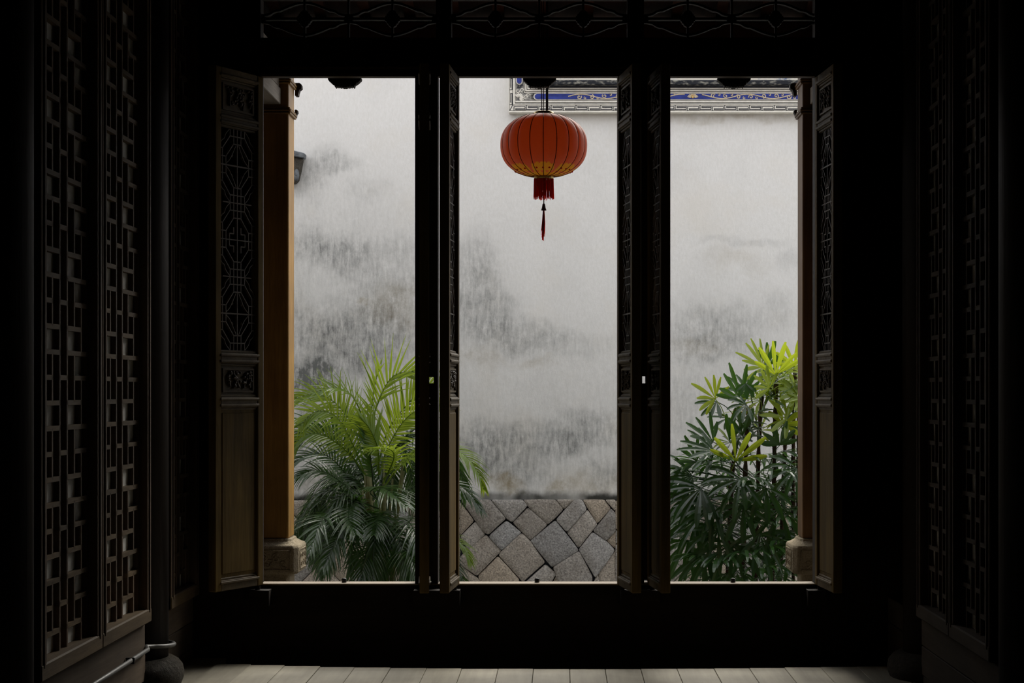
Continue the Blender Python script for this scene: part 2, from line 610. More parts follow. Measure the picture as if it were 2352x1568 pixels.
# front wall beside and above the doors
wf = empty('wall_front', (0, 9.0, 0), 'dark front wall of the hall around the three door bays', kind='structure')
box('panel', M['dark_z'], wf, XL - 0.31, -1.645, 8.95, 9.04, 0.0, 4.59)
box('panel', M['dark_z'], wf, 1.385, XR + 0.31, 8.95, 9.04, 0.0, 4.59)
box('outer_panel', M['dark_z'], wf, -6.0, XL - 0.43, 8.95, 9.04, -0.3, 4.59)  # unseen outer panels added to shut off light from the sides
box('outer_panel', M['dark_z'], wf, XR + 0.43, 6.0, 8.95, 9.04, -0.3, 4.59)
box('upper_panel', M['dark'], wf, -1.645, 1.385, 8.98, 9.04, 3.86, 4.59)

# door frame: threshold, lintel, posts
df = empty('door_frame', (-0.12, 9.0, 0), 'dark timber frame of the doorway: lintel, posts and high threshold', kind='structure')
th = MB()
th.box(-1.644, 1.384, YF + 0.002, 9.03, 0.0, 0.441)
th.build('threshold', M['dark'], df)
cap = MB()
cap.box(-1.645, 1.385, YF, 9.045, 0.441, 0.450)
tag(cap.build('threshold_cap', M['sill'], df, bevel=0.003), 'pale top edge of the threshold, lightened as if lit')
li = MB()
li.box(-1.644, 1.384, YF + 0.02, 9.04, 3.235, 3.433)
li.build('lintel', M['dark'], df)
li = MB()
li.box(-1.645, 1.385, YF + 0.0, 8.995, 3.2175, 3.236)
li.build('lintel_lip', M['lintel'], df, bevel=0.003)
mo = MB()
mo.tube([(-1.645, YF + 0.014, 3.268), (1.385, YF + 0.014, 3.268)], 0.012, 8)
mo.build('moulding', M['lintel'], df, smooth=True)


def post(x0, x1, hx0, hx1, hz0, hz1, bx0, bx1):
    m = MB()
    ya, yb = YF, 9.04
    z0, z1 = 0.45, 3.2175
    m.box(x0, hx0, ya, yb, z0 + 0.02, z1)
    m.box(hx1, x1, ya, yb, z0 + 0.02, z1)
    m.box(hx0, hx1, ya, yb, z0 + 0.02, hz0)
    m.box(hx0, hx1, ya, yb, hz1, z1)
    m.box(x0, bx0, ya, yb, z0, z0 + 0.02)
    m.box(bx1, x1, ya, yb, z0, z0 + 0.02)
    return m.build('post', M['dark_z'], df)


post(-0.80, -0.675, -0.730, -0.698, 1.543, 1.577, -0.725, -0.712)
post(0.385, 0.515, 0.440, 0.461, 1.543, 1.582, 0.450, 0.478)
for x0, x1 in ((-1.69, -1.58), (-0.80, -0.55), (0.32, 0.53), (1.33, 1.43)):
    m = MB()
    m.box(x0, x1, YF - 0.10, YF + 0.02, 0.34, 0.424)
    m.build('pivot_block', M['dark'], df)

# hanging carved bosses under the lintel and the knobs on the threshold
for k, px in enumerate((793, 1239.5, 1685)):
    c = P(px, 180, 9.09)
    wpx = 38 / 414.0
    prof = [(1.0, 0.06), (1.0, 0.012), (0.93, -0.002), (0.80, -0.016), (0.66, -0.026), (0.60, -0.030), (0.60, -0.044), (0.52, -0.048),
            (0.50, -0.038), (0.40, -0.046), (0.34, -0.040), (0.26, -0.048), (0.18, -0.042), (0.08, -0.050), (0.0, -0.046)]
    prof = [(a, b * 0.8 if b < 0 else b * 0.3) for a, b in prof]
    pts = [(c.x - a * wpx, 3.2174 + b) for a, b in prof] + [(c.x + a * wpx, 3.2174 + b) for a, b in reversed(prof[:-1])]
    m = MB()
    m.prism(pts, 9.055, 9.11)
    bo = m.build('carved_boss', M['dark_z'], None, bevel=0.003)
    tag(bo, ['dark scalloped wooden boss under the lintel of the left door bay',
             'dark scalloped wooden boss under the lintel above the red lantern',
             'dark scalloped wooden boss under the lintel of the right door bay'][k], 'boss', 'carved bosses under the lintel')
    petals = MB()
    for a in (-0.62, -0.31, 0, 0.31, 0.62):
        petals.ball((c.x + a * wpx, 9.052, 3.215 - 0.014 + 0.012 * abs(a)), 0.012, 0.008, 0.020, 8, 5)
    petals.build('carving', M['dark_z'], bo, smooth=True)
for k, px in enumerate((790, 1233.5, 1684)):
    c = P(px, 1338, 8.99)
    m = MB()
    m.lathe([(0.0125, 0.0), (0.0135, 0.004), (0.0135, 0.018), (0.011, 0.023), (0.004, 0.025)], (c.x, 9.0, 0.449), 14)
    tag(m.build('door_stop', M['black'], None, smooth=True),
        ['small black door stop knob on the threshold below the feathery palm', 'small black door stop knob on the threshold below the stone wall',
         'small black door stop knob on the threshold below the fan palm'][k], 'door stop', 'door stops on the threshold')


# transom lattices above the lintel
def transom(i, xa, xb, label):
    t = empty('window_%d' % (i + 1), ((xa + xb) / 2, 9.0, 3.43), label, kind='structure')
    fr = MB()
    fr.box(xa - 0.05, xa, 8.95, 9.03, 3.433, 3.86)
    fr.box(xb, xb + 0.05, 8.95, 9.03, 3.433, 3.86)
    fr.box(xa, xb, 8.95, 9.03, 3.648, 3.665)
    fr.build('frame', M['dark'], t)
    m = MB()
    n = (0, 1, 0)
    zc = 1.5 + (898 - 45) / 418.0
    h = 0.10
    cy = 8.99
    w = (xb - xa) / 2
    m.seg((xa, cy, zc), (xb, cy, zc), 0.014, 0.03, n)
    for u in range(2):
        x0 = xa + u * w
        xc = x0 + w / 2
        m.seg((xc, cy, 3.433), (xc, cy, 3.65), 0.012, 0.03, n)
        if u == 0:
            m.seg((x0 + w, cy, 3.433), (x0 + w, cy, 3.65), 0.012, 0.03, n)
        for sz in (1, -1):
            # stepped diamond at the crossing
            st = [(0.048, 0.0), (0.040, 0.006), (0.040, 0.012), (0.032, 0.018), (0.032, 0.024), (0.022, 0.030), (0.022, 0.036), (0.010, 0.044)]
            for sx in (1, -1):
                m.prism([(xc, zc)] + [(xc + sx * a, zc + sz * b) for a, b in st] + [(xc, zc + sz * 0.046)], cy - 0.015, cy + 0.015)
                # ogee from the node on the bar to the foot of the upright
                og = []
                for k in range(15):
                    q = k / 14
                    xx = (w / 2) * (1 - q)
                    zz = 0.018 + (h - 0.030) * (3 * q * q - 2 * q ** 3)
                    if 4 <= k <= 5:
                        zz += 0.006
                    og.append((xc + sx * xx, cy, zc + sz * zz))
                m.poly(og, 0.012, 0.028, n)
    for xx in (xa, xa + w, xb):
        m.ball((xx, cy, zc), 0.03, 0.016, 0.022, 10, 6)
    # upper row, mostly out of the picture
    z2 = 3.76
    m.seg((xa, cy, z2), (xb, cy, z2), 0.014, 0.03, n)
    m.build('lattice', M['dark'], t)


transom(0, P(600, 0, 9).x, P(1003, 0, 9).x, 'dark carved lattice transom over the left door bay')
transom(1, P(1038, 0, 9).x, P(1440, 0, 9).x, 'dark carved lattice transom over the middle door bay')
transom(2, P(1478, 0, 9).x, P(1882, 0, 9).x, 'dark carved lattice transom over the right door bay')


# ------------------------------------------------------------------ the six door leaves
LW, LT, LZ0, LZ1 = 0.39, 0.050, 0.449, 3.205


def branch_carving(seed, x0, x1, z0, z1, y, MT):
    r = random.Random(seed)
    m = MB()
    w, h = x1 - x0, z1 - z0
    for k in range(5):
        a = Vector((x0 + w * (0.1 + 0.18 * k + r.uniform(-.05, .05)), y, z0 + h * r.uniform(0.02, 0.2)))
        pts = [a]
        d = r.uniform(-0.6, 0.6)
        for j in range(4):
            a = a + Vector((w * 0.10 * (d + r.uniform(-.7, .7)), 0, h * 0.2))
            a.x = min(max(a.x, x0 + 0.012), x1 - 0.012)
            pts.append(a.copy())
        m.tube([MT @ p for p in catmull(pts, 3)], 0.0055, 5)
        for p in pts[1:]:
            for j in range(2):
                q = p + Vector((r.uniform(-.022, .022), 0, r.uniform(-.012, .014)))
                q.x = min(max(q.x, x0 + 0.012), x1 - 0.012)
                q.z = min(max(q.z, z0 + 0.008), z1 - 0.008)
                m.ball(MT @ q, 0.011, 0.008, 0.008, 7, 4)
    return m


def door(i, hinge, end, label, near_face):
    """leaf from its hinge line to its free edge; near_face = +1/-1 picks which local side turns to the hall"""
    hx, hy = hinge
    d = Vector((end[0] - hx, end[1] - hy, 0)).normalized()
    nrm = Vector((-d.y, d.x, 0))
    MT = Matrix(((d.x, nrm.x, 0, hx), (d.y, nrm.y, 0, hy), (0, 0, 1, 0), (0, 0, 0, 1)))
    t = empty('door_%d' % (i + 1), (hx, hy, LZ0), label, kind='structure')
    h = LT / 2
    sw = 0.048
    for x0 in (0.0, LW - sw):
        m = MB()
        m.box(x0, x0 + sw, -h, h, LZ0, LZ1, MT)
        m.build('stile', M['door'], t, bevel=0.004)
    rails = [(LZ0, 0.505, 1, 0), (1.412, 1.470, 1, 1), (1.645, 1.703, 1, 1), (2.905, 2.960, 1, 1), (3.150, LZ1, 0, 1)]
    for (a, b, up, dn) in rails:
        m = MB()
        m.box(sw, LW - sw, -h * 0.92, h * 0.92, a, b, MT)
        if up:
            m.box(sw - 0.010, LW - sw + 0.010, -h - 0.006, h + 0.006, b - 0.020, b - 0.006, MT)
            m.box(sw, LW - sw, -h * 0.6, h * 0.6, b, b + 0.012, MT)
        if dn:
            m.box(sw - 0.010, LW - sw + 0.010, -h - 0.006, h + 0.006, a + 0.006, a + 0.020, MT)
            m.box(sw, LW - sw, -h * 0.6, h * 0.6, a - 0.012, a, MT)
        m.build('rail', M['door_rail'], t, bevel=0.003)
    m = MB()
    m.box(sw, LW - sw, -0.010, 0.010, 0.505, 1.412, MT)
    m.box(sw + 0.018, LW - sw - 0.018, -0.015, 0.015, 0.535, 1.385, MT)
    m.build('board_panel', M['door'], t, bevel=0.003)
    for (a, b, sd) in ((1.470, 1.645, 3), (2.960, 3.150, 8)):
        m = MB()
        m.box(sw, LW - sw, -0.006, 0.006, a, b, MT)
        for s in (-1, 1):
            y0, y1 = sorted((s * 0.006, s * 0.016))
            for (xa, xb, za, zb) in ((sw + .022, LW - sw - .022, a + .024, a + .033), (sw + .022, LW - sw - .022, b - .033, b - .024),
                                     (sw + .022, sw + .031, a + .033, b - .033), (LW - sw - .031, LW - sw - .022, a + .033, b - .033)):
                m.box(xa, xb, y0, y1, za, zb, MT)
        cp = m.build('carved_panel', M['door_rail'], t)
        m = branch_carving(sd + i, sw + .034, LW - sw - .034, a + .036, b - .036, near_face * 0.012, MT)
        m.build('carving', M['carved'], cp, smooth=True)
    # pierced lattice
    m = MB()
    za, zb = 1.715, 2.893
    xc = LW / 2
    ux = (LW - 2 * sw) / 332.0
    per = (zb - za) / 3.0
    uz = per / 660.0
    n3 = nrm

    def L(pts, w=0.0055):
        q = [MT @ Vector((min(max(xc + a * ux, sw), LW - sw), 0, min(max(b, za), zb))) for a, b in pts]
        m.poly(q, w, 0.014, n3)

    for k in range(4):
        z = za + per * k                       # cluster centre
        for a in (-33, 0, 33):
            L([(a, z - 135 * uz), (a, z + 135 * uz)])
        for a in (-66, 66):
            L([(a, z - 68 * uz), (a, z + 68 * uz)])
        L([(-128, z), (128, z)])
        for s in (-1, 1):
            L([(-66, z + s * 68 * uz), (66, z + s * 68 * uz)])
            L([(-33, z + s * 135 * uz), (33, z + s * 135 * uz)])
            for q in (-1, 1):
                L([(q * 66, z + s * 68 * uz), (q * 134, z + s * 185 * uz), (q * 166, z + s * 185 * uz)])
                L([(q * 33, z + s * 135 * uz), (q * 103, z + s * 255 * uz), (q * 166, z + s * 255 * uz)])
                # lobed outer curve
                lob = catmull([(q * 70, z + s * 8 * uz, 0), (q * 104, z + s * 55 * uz, 0), (q * 118, z + s * 100 * uz, 0),
                               (q * 140, z + s * 120 * uz, 0), (q * 164, z + s * 180 * uz, 0)], 3)
                L([(p.x, p.y) for p in lob], 0.004)
    for k in range(3):
        z = za + per * (k + 0.5)
        for q in (-1, 1):
            L([(q * 134, z - 145 * uz), (q * 134, z + 145 * uz)])
            L([(q * 103, z - 75 * uz), (q * 103, z + 75 * uz)])
        if k == 1:
            L([(-166, z), (166, z)])
            L([(0, z - 195 * uz), (0, z + 195 * uz)])
            for q in (-1, 1):
                L([(q * 33, z + 110 * uz), (q * 33, z + 55 * uz), (q * 70, z + 55 * uz), (q * 70, z)])
                L([(q * 33, z - 110 * uz), (q * 33, z - 55 * uz), (q * 70, z - 55 * uz), (q * 70, z)])
        else:
            L([(-166, z), (166, z)], 0.007)
            L([(0, z - 195 * uz), (0, z + 195 * uz)])
            for q in (-1, 1):
                for s in (-1, 1):
                    cur = catmull([(q * 98, z + s * 15 * uz, 0), (q * 70, z + s * 50 * uz, 0), (q * 48, z + s * 95 * uz, 0), (q * 12, z + s * 185 * uz, 0)], 3)
                    L([(p.x, p.y) for p in cur], 0.004)
                    m.ball(MT @ Vector((xc + q * 44 * ux, 0, z + s * 92 * uz)), 0.009, 0.006, 0.012, 6, 4)
    tag(m.build('lattice', M['carved'], t), kind='stuff')
    # pivots
    m = MB()
    m.tube([MT @ Vector((0.02, 0, LZ0 - 0.025)), MT @ Vector((0.02, 0, LZ0))], 0.014, 8)
    m.build('pivot', M['dark'], t)
    return t


def dirend(hinge, vec):
    v = Vector(vec).normalized() * LW
    return (hinge[0] + v.x, hinge[1] + v.y)


YH = 8.905
ha = (-1.640, YH)
door(0, ha, dirend(ha, (-0.189, -0.341)), 'leftmost door leaf, swung furthest open, its brown panelled face in full view', 1)
hb = (-0.745, YH)
door(1, hb, dirend(hb, (0.717, -8.93)), 'door leaf seen edge on at the right side of the feathery palm', 1)
hb = (-0.580, YH)
door(2, hb, dirend(hb, (-0.030, -0.39)), 'folded door leaf at the left of the lantern bay, bare wood panel lit', 1)
hb = (0.325, YH)
door(3, hb, dirend(hb, (0.066, -0.384)), 'folded door leaf at the right of the lantern bay, dim lattice face', -1)
hb = (0.490, YH)
door(4, hb, dirend(hb, (0.052, -0.387)), 'black door leaf left of the fan palm bay, almost in silhouette', -1)
hb = (1.400, YH)
door(5, hb, dirend(hb, (0.038, -0.388)), 'rightmost folded door leaf beside the fan palm bay', -1)


# ------------------------------------------------------------------ lattice screens along both side walls
def screen(name, sgn, X, y0, y1, mat, mat_rail, label, group):
    """sgn = +1: the hall lies towards +x of the wall plane"""
    t = empty(name, (X, (y0 + y1) / 2, 0.34), label, 'screen', group)
    Z0, Z1 = 0.390, 4.2
    xa = lambda d: X + sgn * d
    sw = 0.075

    def bx(nm, mt, d0, d1, ya, yb, za, zb, bev=0.004):
        a, b = sorted((xa(d0), xa(d1)))
        return box(nm, mt, t, a, b, ya, yb, za, zb, bevel=bev)
    for (a, b) in ((y0 + 0.002, y0 + sw), (y1 - sw, y1 - 0.002)):
        s = bx('stile', mat, -0.06, 0.03, a, b, Z0, Z1)
        bb = MB()
        c = (a + b) / 2
        aa, ab = sorted((xa(0.030), xa(0.036)))
        bb.box(aa, ab, c - 0.009, c + 0.009, Z0 + 0.05, Z1)
        bb.build('bead', mat, s, bevel=0.002)
    bx('bottom_rail', mat_rail, -0.06, 0.033, y0 + 0.002, y1 - 0.002, Z0, 0.457, 0.006)
    bx('backing', M['paper'], -0.060, -0.0345, y0 + 0.01, y1 - 0.01, 0.44, Z1, 0)
    nc = 7
    ya, yb = y0 + sw, y1 - sw
    cw = (yb - ya) / nc
    v = [ya + cw * k for k in range(nc + 1)]
    row = 0.1014
    f0, f1 = xa(-0.010), xa(-0.0335)
    fx0, fx1 = sorted((f0, f1))

    def local(nm, dy, dz):
        m = MB()
        m.box(fx0, fx1, -dy / 2, dy / 2, -dz / 2, dz / 2)
        return m.mesh(nm, mat_rail if nm == 'rung' else mat)
    rung = {k: local('rung', k * cw + 0.016, 0.020) for k in (1, 2, 3)}
    long_ = local('bar', 0.016, Z1 - 0.455)
    two = local('bar', 0.0155, row * 2)
    pv = Matrix.Translation(t.location).inverted()

    def put(nm, me, yc, zc):
        o = bpy.data.objects.new(nm, me)
        COL.objects.link(o)
        o.parent = t
        o.matrix_parent_inverse = pv
        o.location = (0, yc, zc)
    for k in (0, 3, 4, 7):
        put('bar', long_, v[k] + (0.008 if k == 0 else -0.008 if k == 7 else 0), (Z1 + 0.455) / 2)
    zC = 1.656 - row * 12
    n = 0
    z = zC
    while z < Z1 - 0.05:
        kind = n % 3                      # 0 = C, going up: B, A
        if kind == 0:
            spans = [(0, 3), (4, 7)]
        elif kind == 1:
            spans = [(1, 3), (4, 6)]
        else:
            spans = [(0, 2), (3, 4), (5, 7)]
        if z > 0.48:
            for a, b in spans:
                put('rung', rung[b - a], (v[a] + v[b]) / 2, z)
        if kind == 1:                     # above B: all uprights run on to A
            for k in (2, 5):
                if z > 0.42:
                    put('bar', two, v[k], z + row)          # B to next C, missing below B
        if kind == 0:
            for k in (1, 6):
                if z - 0.001 > 0.42:
                    put('bar', two, v[k], z + row)          # C to A, missing below C
        z += row
        n += 1
    return t


screen('lattice_screen', 1, XL, 6.225, 7.058, M['screen'], M['screen_y'], 'dark wooden lattice screen nearest on the left wall', 'lattice screens on the left wall')
screen('lattice_screen', 1, XL, 7.058, 7.90, M['screen'], M['screen_y'], 'wooden lattice screen on the left wall just before the round column', 'lattice screens on the left wall')
screen('lattice_screen', 1, XL, 8.30, 8.94, M['screen'], M['screen_y'], 'narrow lattice screen on the left wall between round column and doors', 'lattice screens on the left wall')
screen('lattice_screen', -1, XR, 6.69, 7.39, M['screen_r'], M['dado_r'], 'shade-darkened lattice screen nearest on the right wall', 'lattice screens on the right wall')
screen('lattice_screen', -1, XR, 7.39, 8.07, M['screen_r'], M['dado_r'], 'shade-darkened lattice screen on the right wall beside the far round column', 'lattice screens on the right wall')


# ------------------------------------------------------------------ round hall columns
def hall_column(x, y, label):
    t = empty('round_column', (x, y, 0.0), label, 'column', 'round columns along the hall', 'thing')
    m = MB()
    m.lathe([(0.178, 0.18), (0.178, 4.245)], (x, y, 0), 28)
    sh = m.build('shaft', M['dark_z'], t)
    sh.data.polygons.foreach_set('use_smooth', [len(f.vertices) == 4 for f in sh.data.polygons])
    m = MB()
    m.lathe([(0.206, 0.0), (0.232, 0.03), (0.252, 0.08), (0.256, 0.108), (0.248, 0.142), (0.227, 0.168), (0.204, 0.181), (0.183, 0.187)], (x, y, 0), 32)
    m.build('stone_base', M['drum'], t, smooth=True)


hall_column(-2.129, 8.11, 'dark round column on a stone drum at the left wall beside the doors')
hall_column(-2.129, 6.03, 'black round column at the left edge before the nearest lattice screen')
hall_column(1.907, 8.29, 'black round column on a stone drum at the right wall beside the doors')
hall_column(1.907, 6.46, 'black round column at the right edge before the nearest lattice screen')

# conduit along the left dado, bent round the column
pts = [(-1.983, 6.24, 0.2555), (-1.983, 7.2, 0.258), (-1.983, 7.85, 0.262)]
for k in range(9):
    a = math.radians(-56 + 112 * k / 8)
    pts.append((-2.129 + 0.205 * math.cos(a), 8.11 + 0.205 * math.sin(a), 0.262 - 0.025 * math.sin(math.radians(90 * k / 8))))
m = MB()
m.tube(pts, 0.011, 10)
cd = m.build('conduit', M['metal'], None, smooth=True)
tag(cd, 'thin grey metal conduit along the left dado, bent round the column', 'pipe')
for yy in (6.7, 7.55):
    m = MB()
    m.box(-2.008, -1.968, yy - 0.008, yy + 0.008, 0.243, 0.272)
    m.build('clip', M['black'], cd, bevel=0.002)

# ------------------------------------------------------------------ porch: floor, roof, columns, beam
pf = box('porch_floor', M['porch'], None, -5, 5, 9.045, 11.4, -0.3, 0.0)
tag(pf, 'stone floor of the porch outside the doors', kind='structure')
gr = box('ground', M['ground'], None, -9, 30, 9.0, 15.2, -0.5, -0.3)
tag(gr, 'stone ground of the courtyard', kind='structure')
rf = MB()
e0, e1 = Vector((0, 9.06, 4.69)), Vector((0, 11.1, 3.83))
for xa_, xb_ in ((-6, 6),):
    vs = [(xa_, e0.y, e0.z), (xb_, e0.y, e0.z), (xb_, e1.y, e1.z), (xa_, e1.y, e1.z)]
    rf.add(vs + [(a, b, c + 0.10) for a, b, c in vs], [(0, 1, 2, 3), (7, 6, 5, 4), (0, 4, 5, 1), (1, 5, 6, 2), (2, 6, 7, 3), (3, 7, 4, 0)])
roof = rf.build('roof', M['roofwood'], None)
tag(roof, 'red brown boarded roof over the porch', kind='structure')
for k in range(26):
    xx = -3.6 + 0.29 * k
    m = MB()
    m.seg((xx, e0.y, e0.z - 0.03), (xx, e1.y - 0.02, e1.z - 0.03), 0.07, 0.06, (0, 0.42, 0.9))
    m.build('rafter', M['roofwood'], roof)
# main hall roof and its front slope, which shades the court
hr = MB()
hr.box(-6, 6, -5, 9.05, 4.6, 4.75)
tag(hr.build('hall_roof', M['tile'], None), 'roof over the hall', kind='structure')


def scroll(cx, cz, r, turns, sgn, a0=0.0, n=18):
    out = []
    for k in range(n):
        q = k / (n - 1)
        rr = r * (1 - 0.82 * q)
        a = a0 + sgn * turns * 2 * math.pi * q
        out.append((cx + rr * math.cos(a), cz + rr * math.sin(a)))
    return out


def porch_column(cx, mat, label, inner):
    """square post on a carved stone block; inner = +1 when the court side faces +x"""
    yc = 10.71
    t = empty('porch_column', (cx, yc, 0), label, 'column', 'square porch columns', 'thing')
    m = MB()
    hw = 0.11
    m.box(cx - hw, cx + hw, yc - hw, yc + hw, 0.546, 3.748)
    m.build('shaft', mat, t, bevel=0.012, seg=2)
    for z in (3.315, 3.51):
        m = MB()
        m.box(cx - hw - 0.012, cx + hw + 0.012, yc - hw - 0.012, yc + hw + 0.012, z - 0.022, z - 0.008)
        m.box(cx - hw - 0.016, cx + hw + 0.016, yc - hw - 0.016, yc + hw + 0.016, z - 0.005, z + 0.008)
        m.box(cx - hw - 0.010, cx + hw + 0.010, yc - hw - 0.010, yc + hw + 0.010, z + 0.011, z + 0.022)
        m.build('capital_band', mat, t, bevel=0.004)
    # little bracket arms on the court side
    s = inner
    m = MB()
    xx = cx + s * hw
    br = [(0, 0.0), (0.032, 0.0), (0.045, -0.012), (0.045, -0.036), (0.030, -0.046), (0.024, -0.066), (0.021, -0.086), (0, -0.086)]
    m.prism([(xx + s * a, 3.540 + b) for a, b in br], yc + 0.13, yc + 0.19)
    m.build('bracket', M['dark_z'], t, bevel=0.003)
    m = MB()
    m.prism([(xx + s * a * 0.45, 3.362 + b * 0.6) for a, b in br], yc + 0.12, yc + 0.17)
    m.build('bracket', M['dark_z'], t, bevel=0.003)
    # stone block
    bw = 0.182
    m = MB()
    ring = lambda h, z, c: [(cx + a, yc + b, z) for a, b in ((-h + c, -h), (h - c, -h), (h, -h + c), (h, h - c), (h - c, h), (-h + c, h), (-h, h - c), (-h, -h + c))]
    lv = [ring(0.115, 0.0, 0.02), ring(0.115, 0.315, 0.02), ring(bw - 0.012, 0.322, 0.03), ring(bw, 0.335, 0.03), ring(bw, 0.490, 0.03), ring(bw - 0.006, 0.505, 0.03),
          ring(bw - 0.022, 0.512, 0.03), ring(0.150, 0.517, 0.03), ring(0.128, 0.530, 0.02), ring(0.124, 0.546, 0.02)]
    vs = [v for r_ in lv for v in r_]
    fs = [(i * 8 + k, i * 8 + (k + 1) % 8, (i + 1) * 8 + (k + 1) % 8, (i + 1) * 8 + k) for i in range(len(lv) - 1) for k in range(8)]
    fs += [tuple(range(8))[::-1], tuple((len(lv) - 1) * 8 + k for k in range(8))]
    m.add(vs, fs)
    pb = m.build('stone_pedestal', M['pedestal'], t, bevel=0.006, seg=2)
    tag(pb, 'cream carved stone block under the post')
    m = MB()
    yf = yc - bw - 0.001
    n = (0, 1, 0)
    zc_ = 0.413
    for a, b, c, d in ((-0.13, -0.062, 0.13, -0.062), (-0.13, 0.062, 0.13, 0.062), (-0.13, -0.062, -0.13, 0.062), (0.13, -0.062, 0.13, 0.062)):
        m.seg((cx + a, yf, zc_ + b), (cx + c, yf, zc_ + d), 0.006, 0.008, n)
    for sx in (-1, 1):
        for pth in (scroll(cx + sx * 0.045, zc_ + 0.012, 0.034, 0.9, sx, math.pi / 2), scroll(cx + sx * 0.088, zc_ - 0.022, 0.026, 0.9, -sx, -math.pi / 2 + sx * 0.4),
                    scroll(cx + sx * 0.018, zc_ - 0.028, 0.022, 0.8, sx, 0)):
            m.tube([(a, yf, b) for a, b in pth], 0.0065, 5)
    m.tube([(cx - 0.05, yf, zc_ + 0.05), (cx - 0.015, yf, zc_ + 0.0), (cx + 0.02, yf, zc_ + 0.0), (cx + 0.05, yf, zc_ + 0.05)], 0.006, 5)
    xs = cx + s * (bw + 0.001)
    for a, b, c, d in ((-0.12, -0.062, 0.12, -0.062), (-0.12, 0.062, 0.12, 0.062), (-0.12, -0.062, -0.12, 0.062), (0.12, -0.062, 0.12, 0.062)):
        m.seg((xs, yc + a, zc_ + b), (xs, yc + c, zc_ + d), 0.006, 0.008, (1, 0, 0))
    for k in (-1, 0, 1):
        for pth in (scroll(0.075 * k, 0.022, 0.024, 0.8, 1, 0.4 * k), scroll(0.075 * k + 0.02, -0.026, 0.020, 0.8, -1, 1 + 0.4 * k)):
            m.tube([(xs, yc + a, zc_ + b) for a, b in pth], 0.006, 5)
    m.build('relief', M['pedestal'], pb, smooth=True)
    return t


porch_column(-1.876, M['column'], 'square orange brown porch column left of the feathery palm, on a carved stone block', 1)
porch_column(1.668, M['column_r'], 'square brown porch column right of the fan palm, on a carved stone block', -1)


def tie(x0, x1, lab):
    t = empty('tie_beam', ((x0 + x1) / 2, 9.85, 3.35), lab, 'beam', 'porch tie beams', 'thing')
    box('lower_beam', M['beam'], t, x0, x1, 9.06, 10.580, 3.352, 3.457, bevel=0.004)
    box('upper_beam', M['beam'], t, x0 + 0.01, x1 - 0.01 if x1 < 0 else x1, 9.06, 10.580, 3.464, 3.70, bevel=0.006)


tie(-1.965, -1.815, 'grey weathered tie beam joining the left porch column to the doorway')
tie(1.605, 1.755, 'grey weathered tie beam joining the right porch column to the doorway')
pb = MB()
pb.box(-3.4, 3.2, 10.62, 10.80, 3.750, 3.90)
pbo = pb.build('porch_purlin', M['roofwood'], None, bevel=0.01)
tag(pbo, 'red brown porch purlin carried by the two square columns', 'beam', kind='thing')

# ------------------------------------------------------------------ courtyard wall with stone course
YW = 15.0
SW = F_ / YW
cw = MB()
cw.box(-5.5, 12.3, YW, YW + 0.25, 0.505, 4.55)
cw.box(-5.5, 12.3, YW + 0.03, YW + 0.25, -0.4, 0.506)
wall = cw.build('wall_courtyard', M['plaster'], None)
tag(wall, 'tall white courtyard wall with grey mould stains above a stone course', kind='structure')
jb = MB()
jb.box(-5.5, 12.3, YW + 0.012, YW + 0.03, -0.4, 0.504)
jb.build('mortar_bed', M['ink'], wall)

traced = [
    [(228, 610), (345, 765), (228, 890)],
    [(235, 590), (495, 590), (632, 745), (480, 885), (440, 870), (360, 760)],
    [(510, 590), (785, 590), (825, 632), (692, 775), (645, 745)],
    [(797, 590), (1080, 590), (1148, 665), (1010, 797), (842, 642)],
    [(1092, 590), (1245, 590), (1157, 662)],
    [(1252, 590), (1320, 590), (1360, 660), (1183, 862), (1090, 758)],
    [(1332, 590), (1520, 590), (1577, 655), (1457, 786)],
    [(1535, 590), (1620, 590), (1620, 675)],
    [(835, 650), (1005, 802), (855, 937), (700, 780)],
    [(640, 768), (772, 872), (595, 1027), (485, 905)],
    [(362, 777), (447, 887), (298, 1027), (230, 908)],
    [(455, 893), (592, 1035), (375, 1257), (228, 1155), (228, 1090), (300, 1030)],
    [(777, 880), (850, 945), (985, 1137), (787, 1312), (575, 1077), (592, 1045)],
    [(1080, 765), (1287, 1030), (1050, 1177), (858, 945)],
    [(1366, 670), (1457, 797), (1290, 1007), (1188, 870)],
    [(1582, 660), (1620, 700), (1620, 858), (1535, 942), (1423, 855)],
    [(1415, 870), (1535, 948), (1614, 1030), (1440, 1272), (1293, 1025)],
    [(1620, 866), (1620, 1012), (1545, 945)],
    [(1292, 1040), (1412, 1272), (1395, 1325), (1120, 1325), (1063, 1180)],
    [(565, 1088), (755, 1300), (730, 1325), (430, 1325), (388, 1260)],
    [(992, 1160), (1082, 1242), (1005, 1325), (742, 1325)],
    [(1092, 1262), (1120, 1325), (1020, 1325)],
    [(228, 1163), (402, 1300), (410, 1325), (228, 1325)],
    [(1620, 1040), (1620, 1325), (1500, 1325), (1468, 1240)],
    [(1458, 1252), (1495, 1325), (1402, 1325)],
]


def clip(poly, a, b, c):
    """keep the side a*x+b*z<=c"""
    out = []
    for i in range(len(poly)):
        p, q = poly[i], poly[(i + 1) % len(poly)]
        dp, dq = a * p[0] + b * p[1] - c, a * q[0] + b * q[1] - c
        if dp <= 0:
            out.append(p)
        if dp * dq < 0:
            t_ = dp / (dp - dq)
            out.append((p[0] + (q[0] - p[0]) * t_, p[1] + (q[1] - p[1]) * t_))
    return out


def area(p):
    return 0.5 * sum(p[i][0] * p[(i + 1) % len(p)][1] - p[(i + 1) % len(p)][0] * p[i][1] for i in range(len(p)))


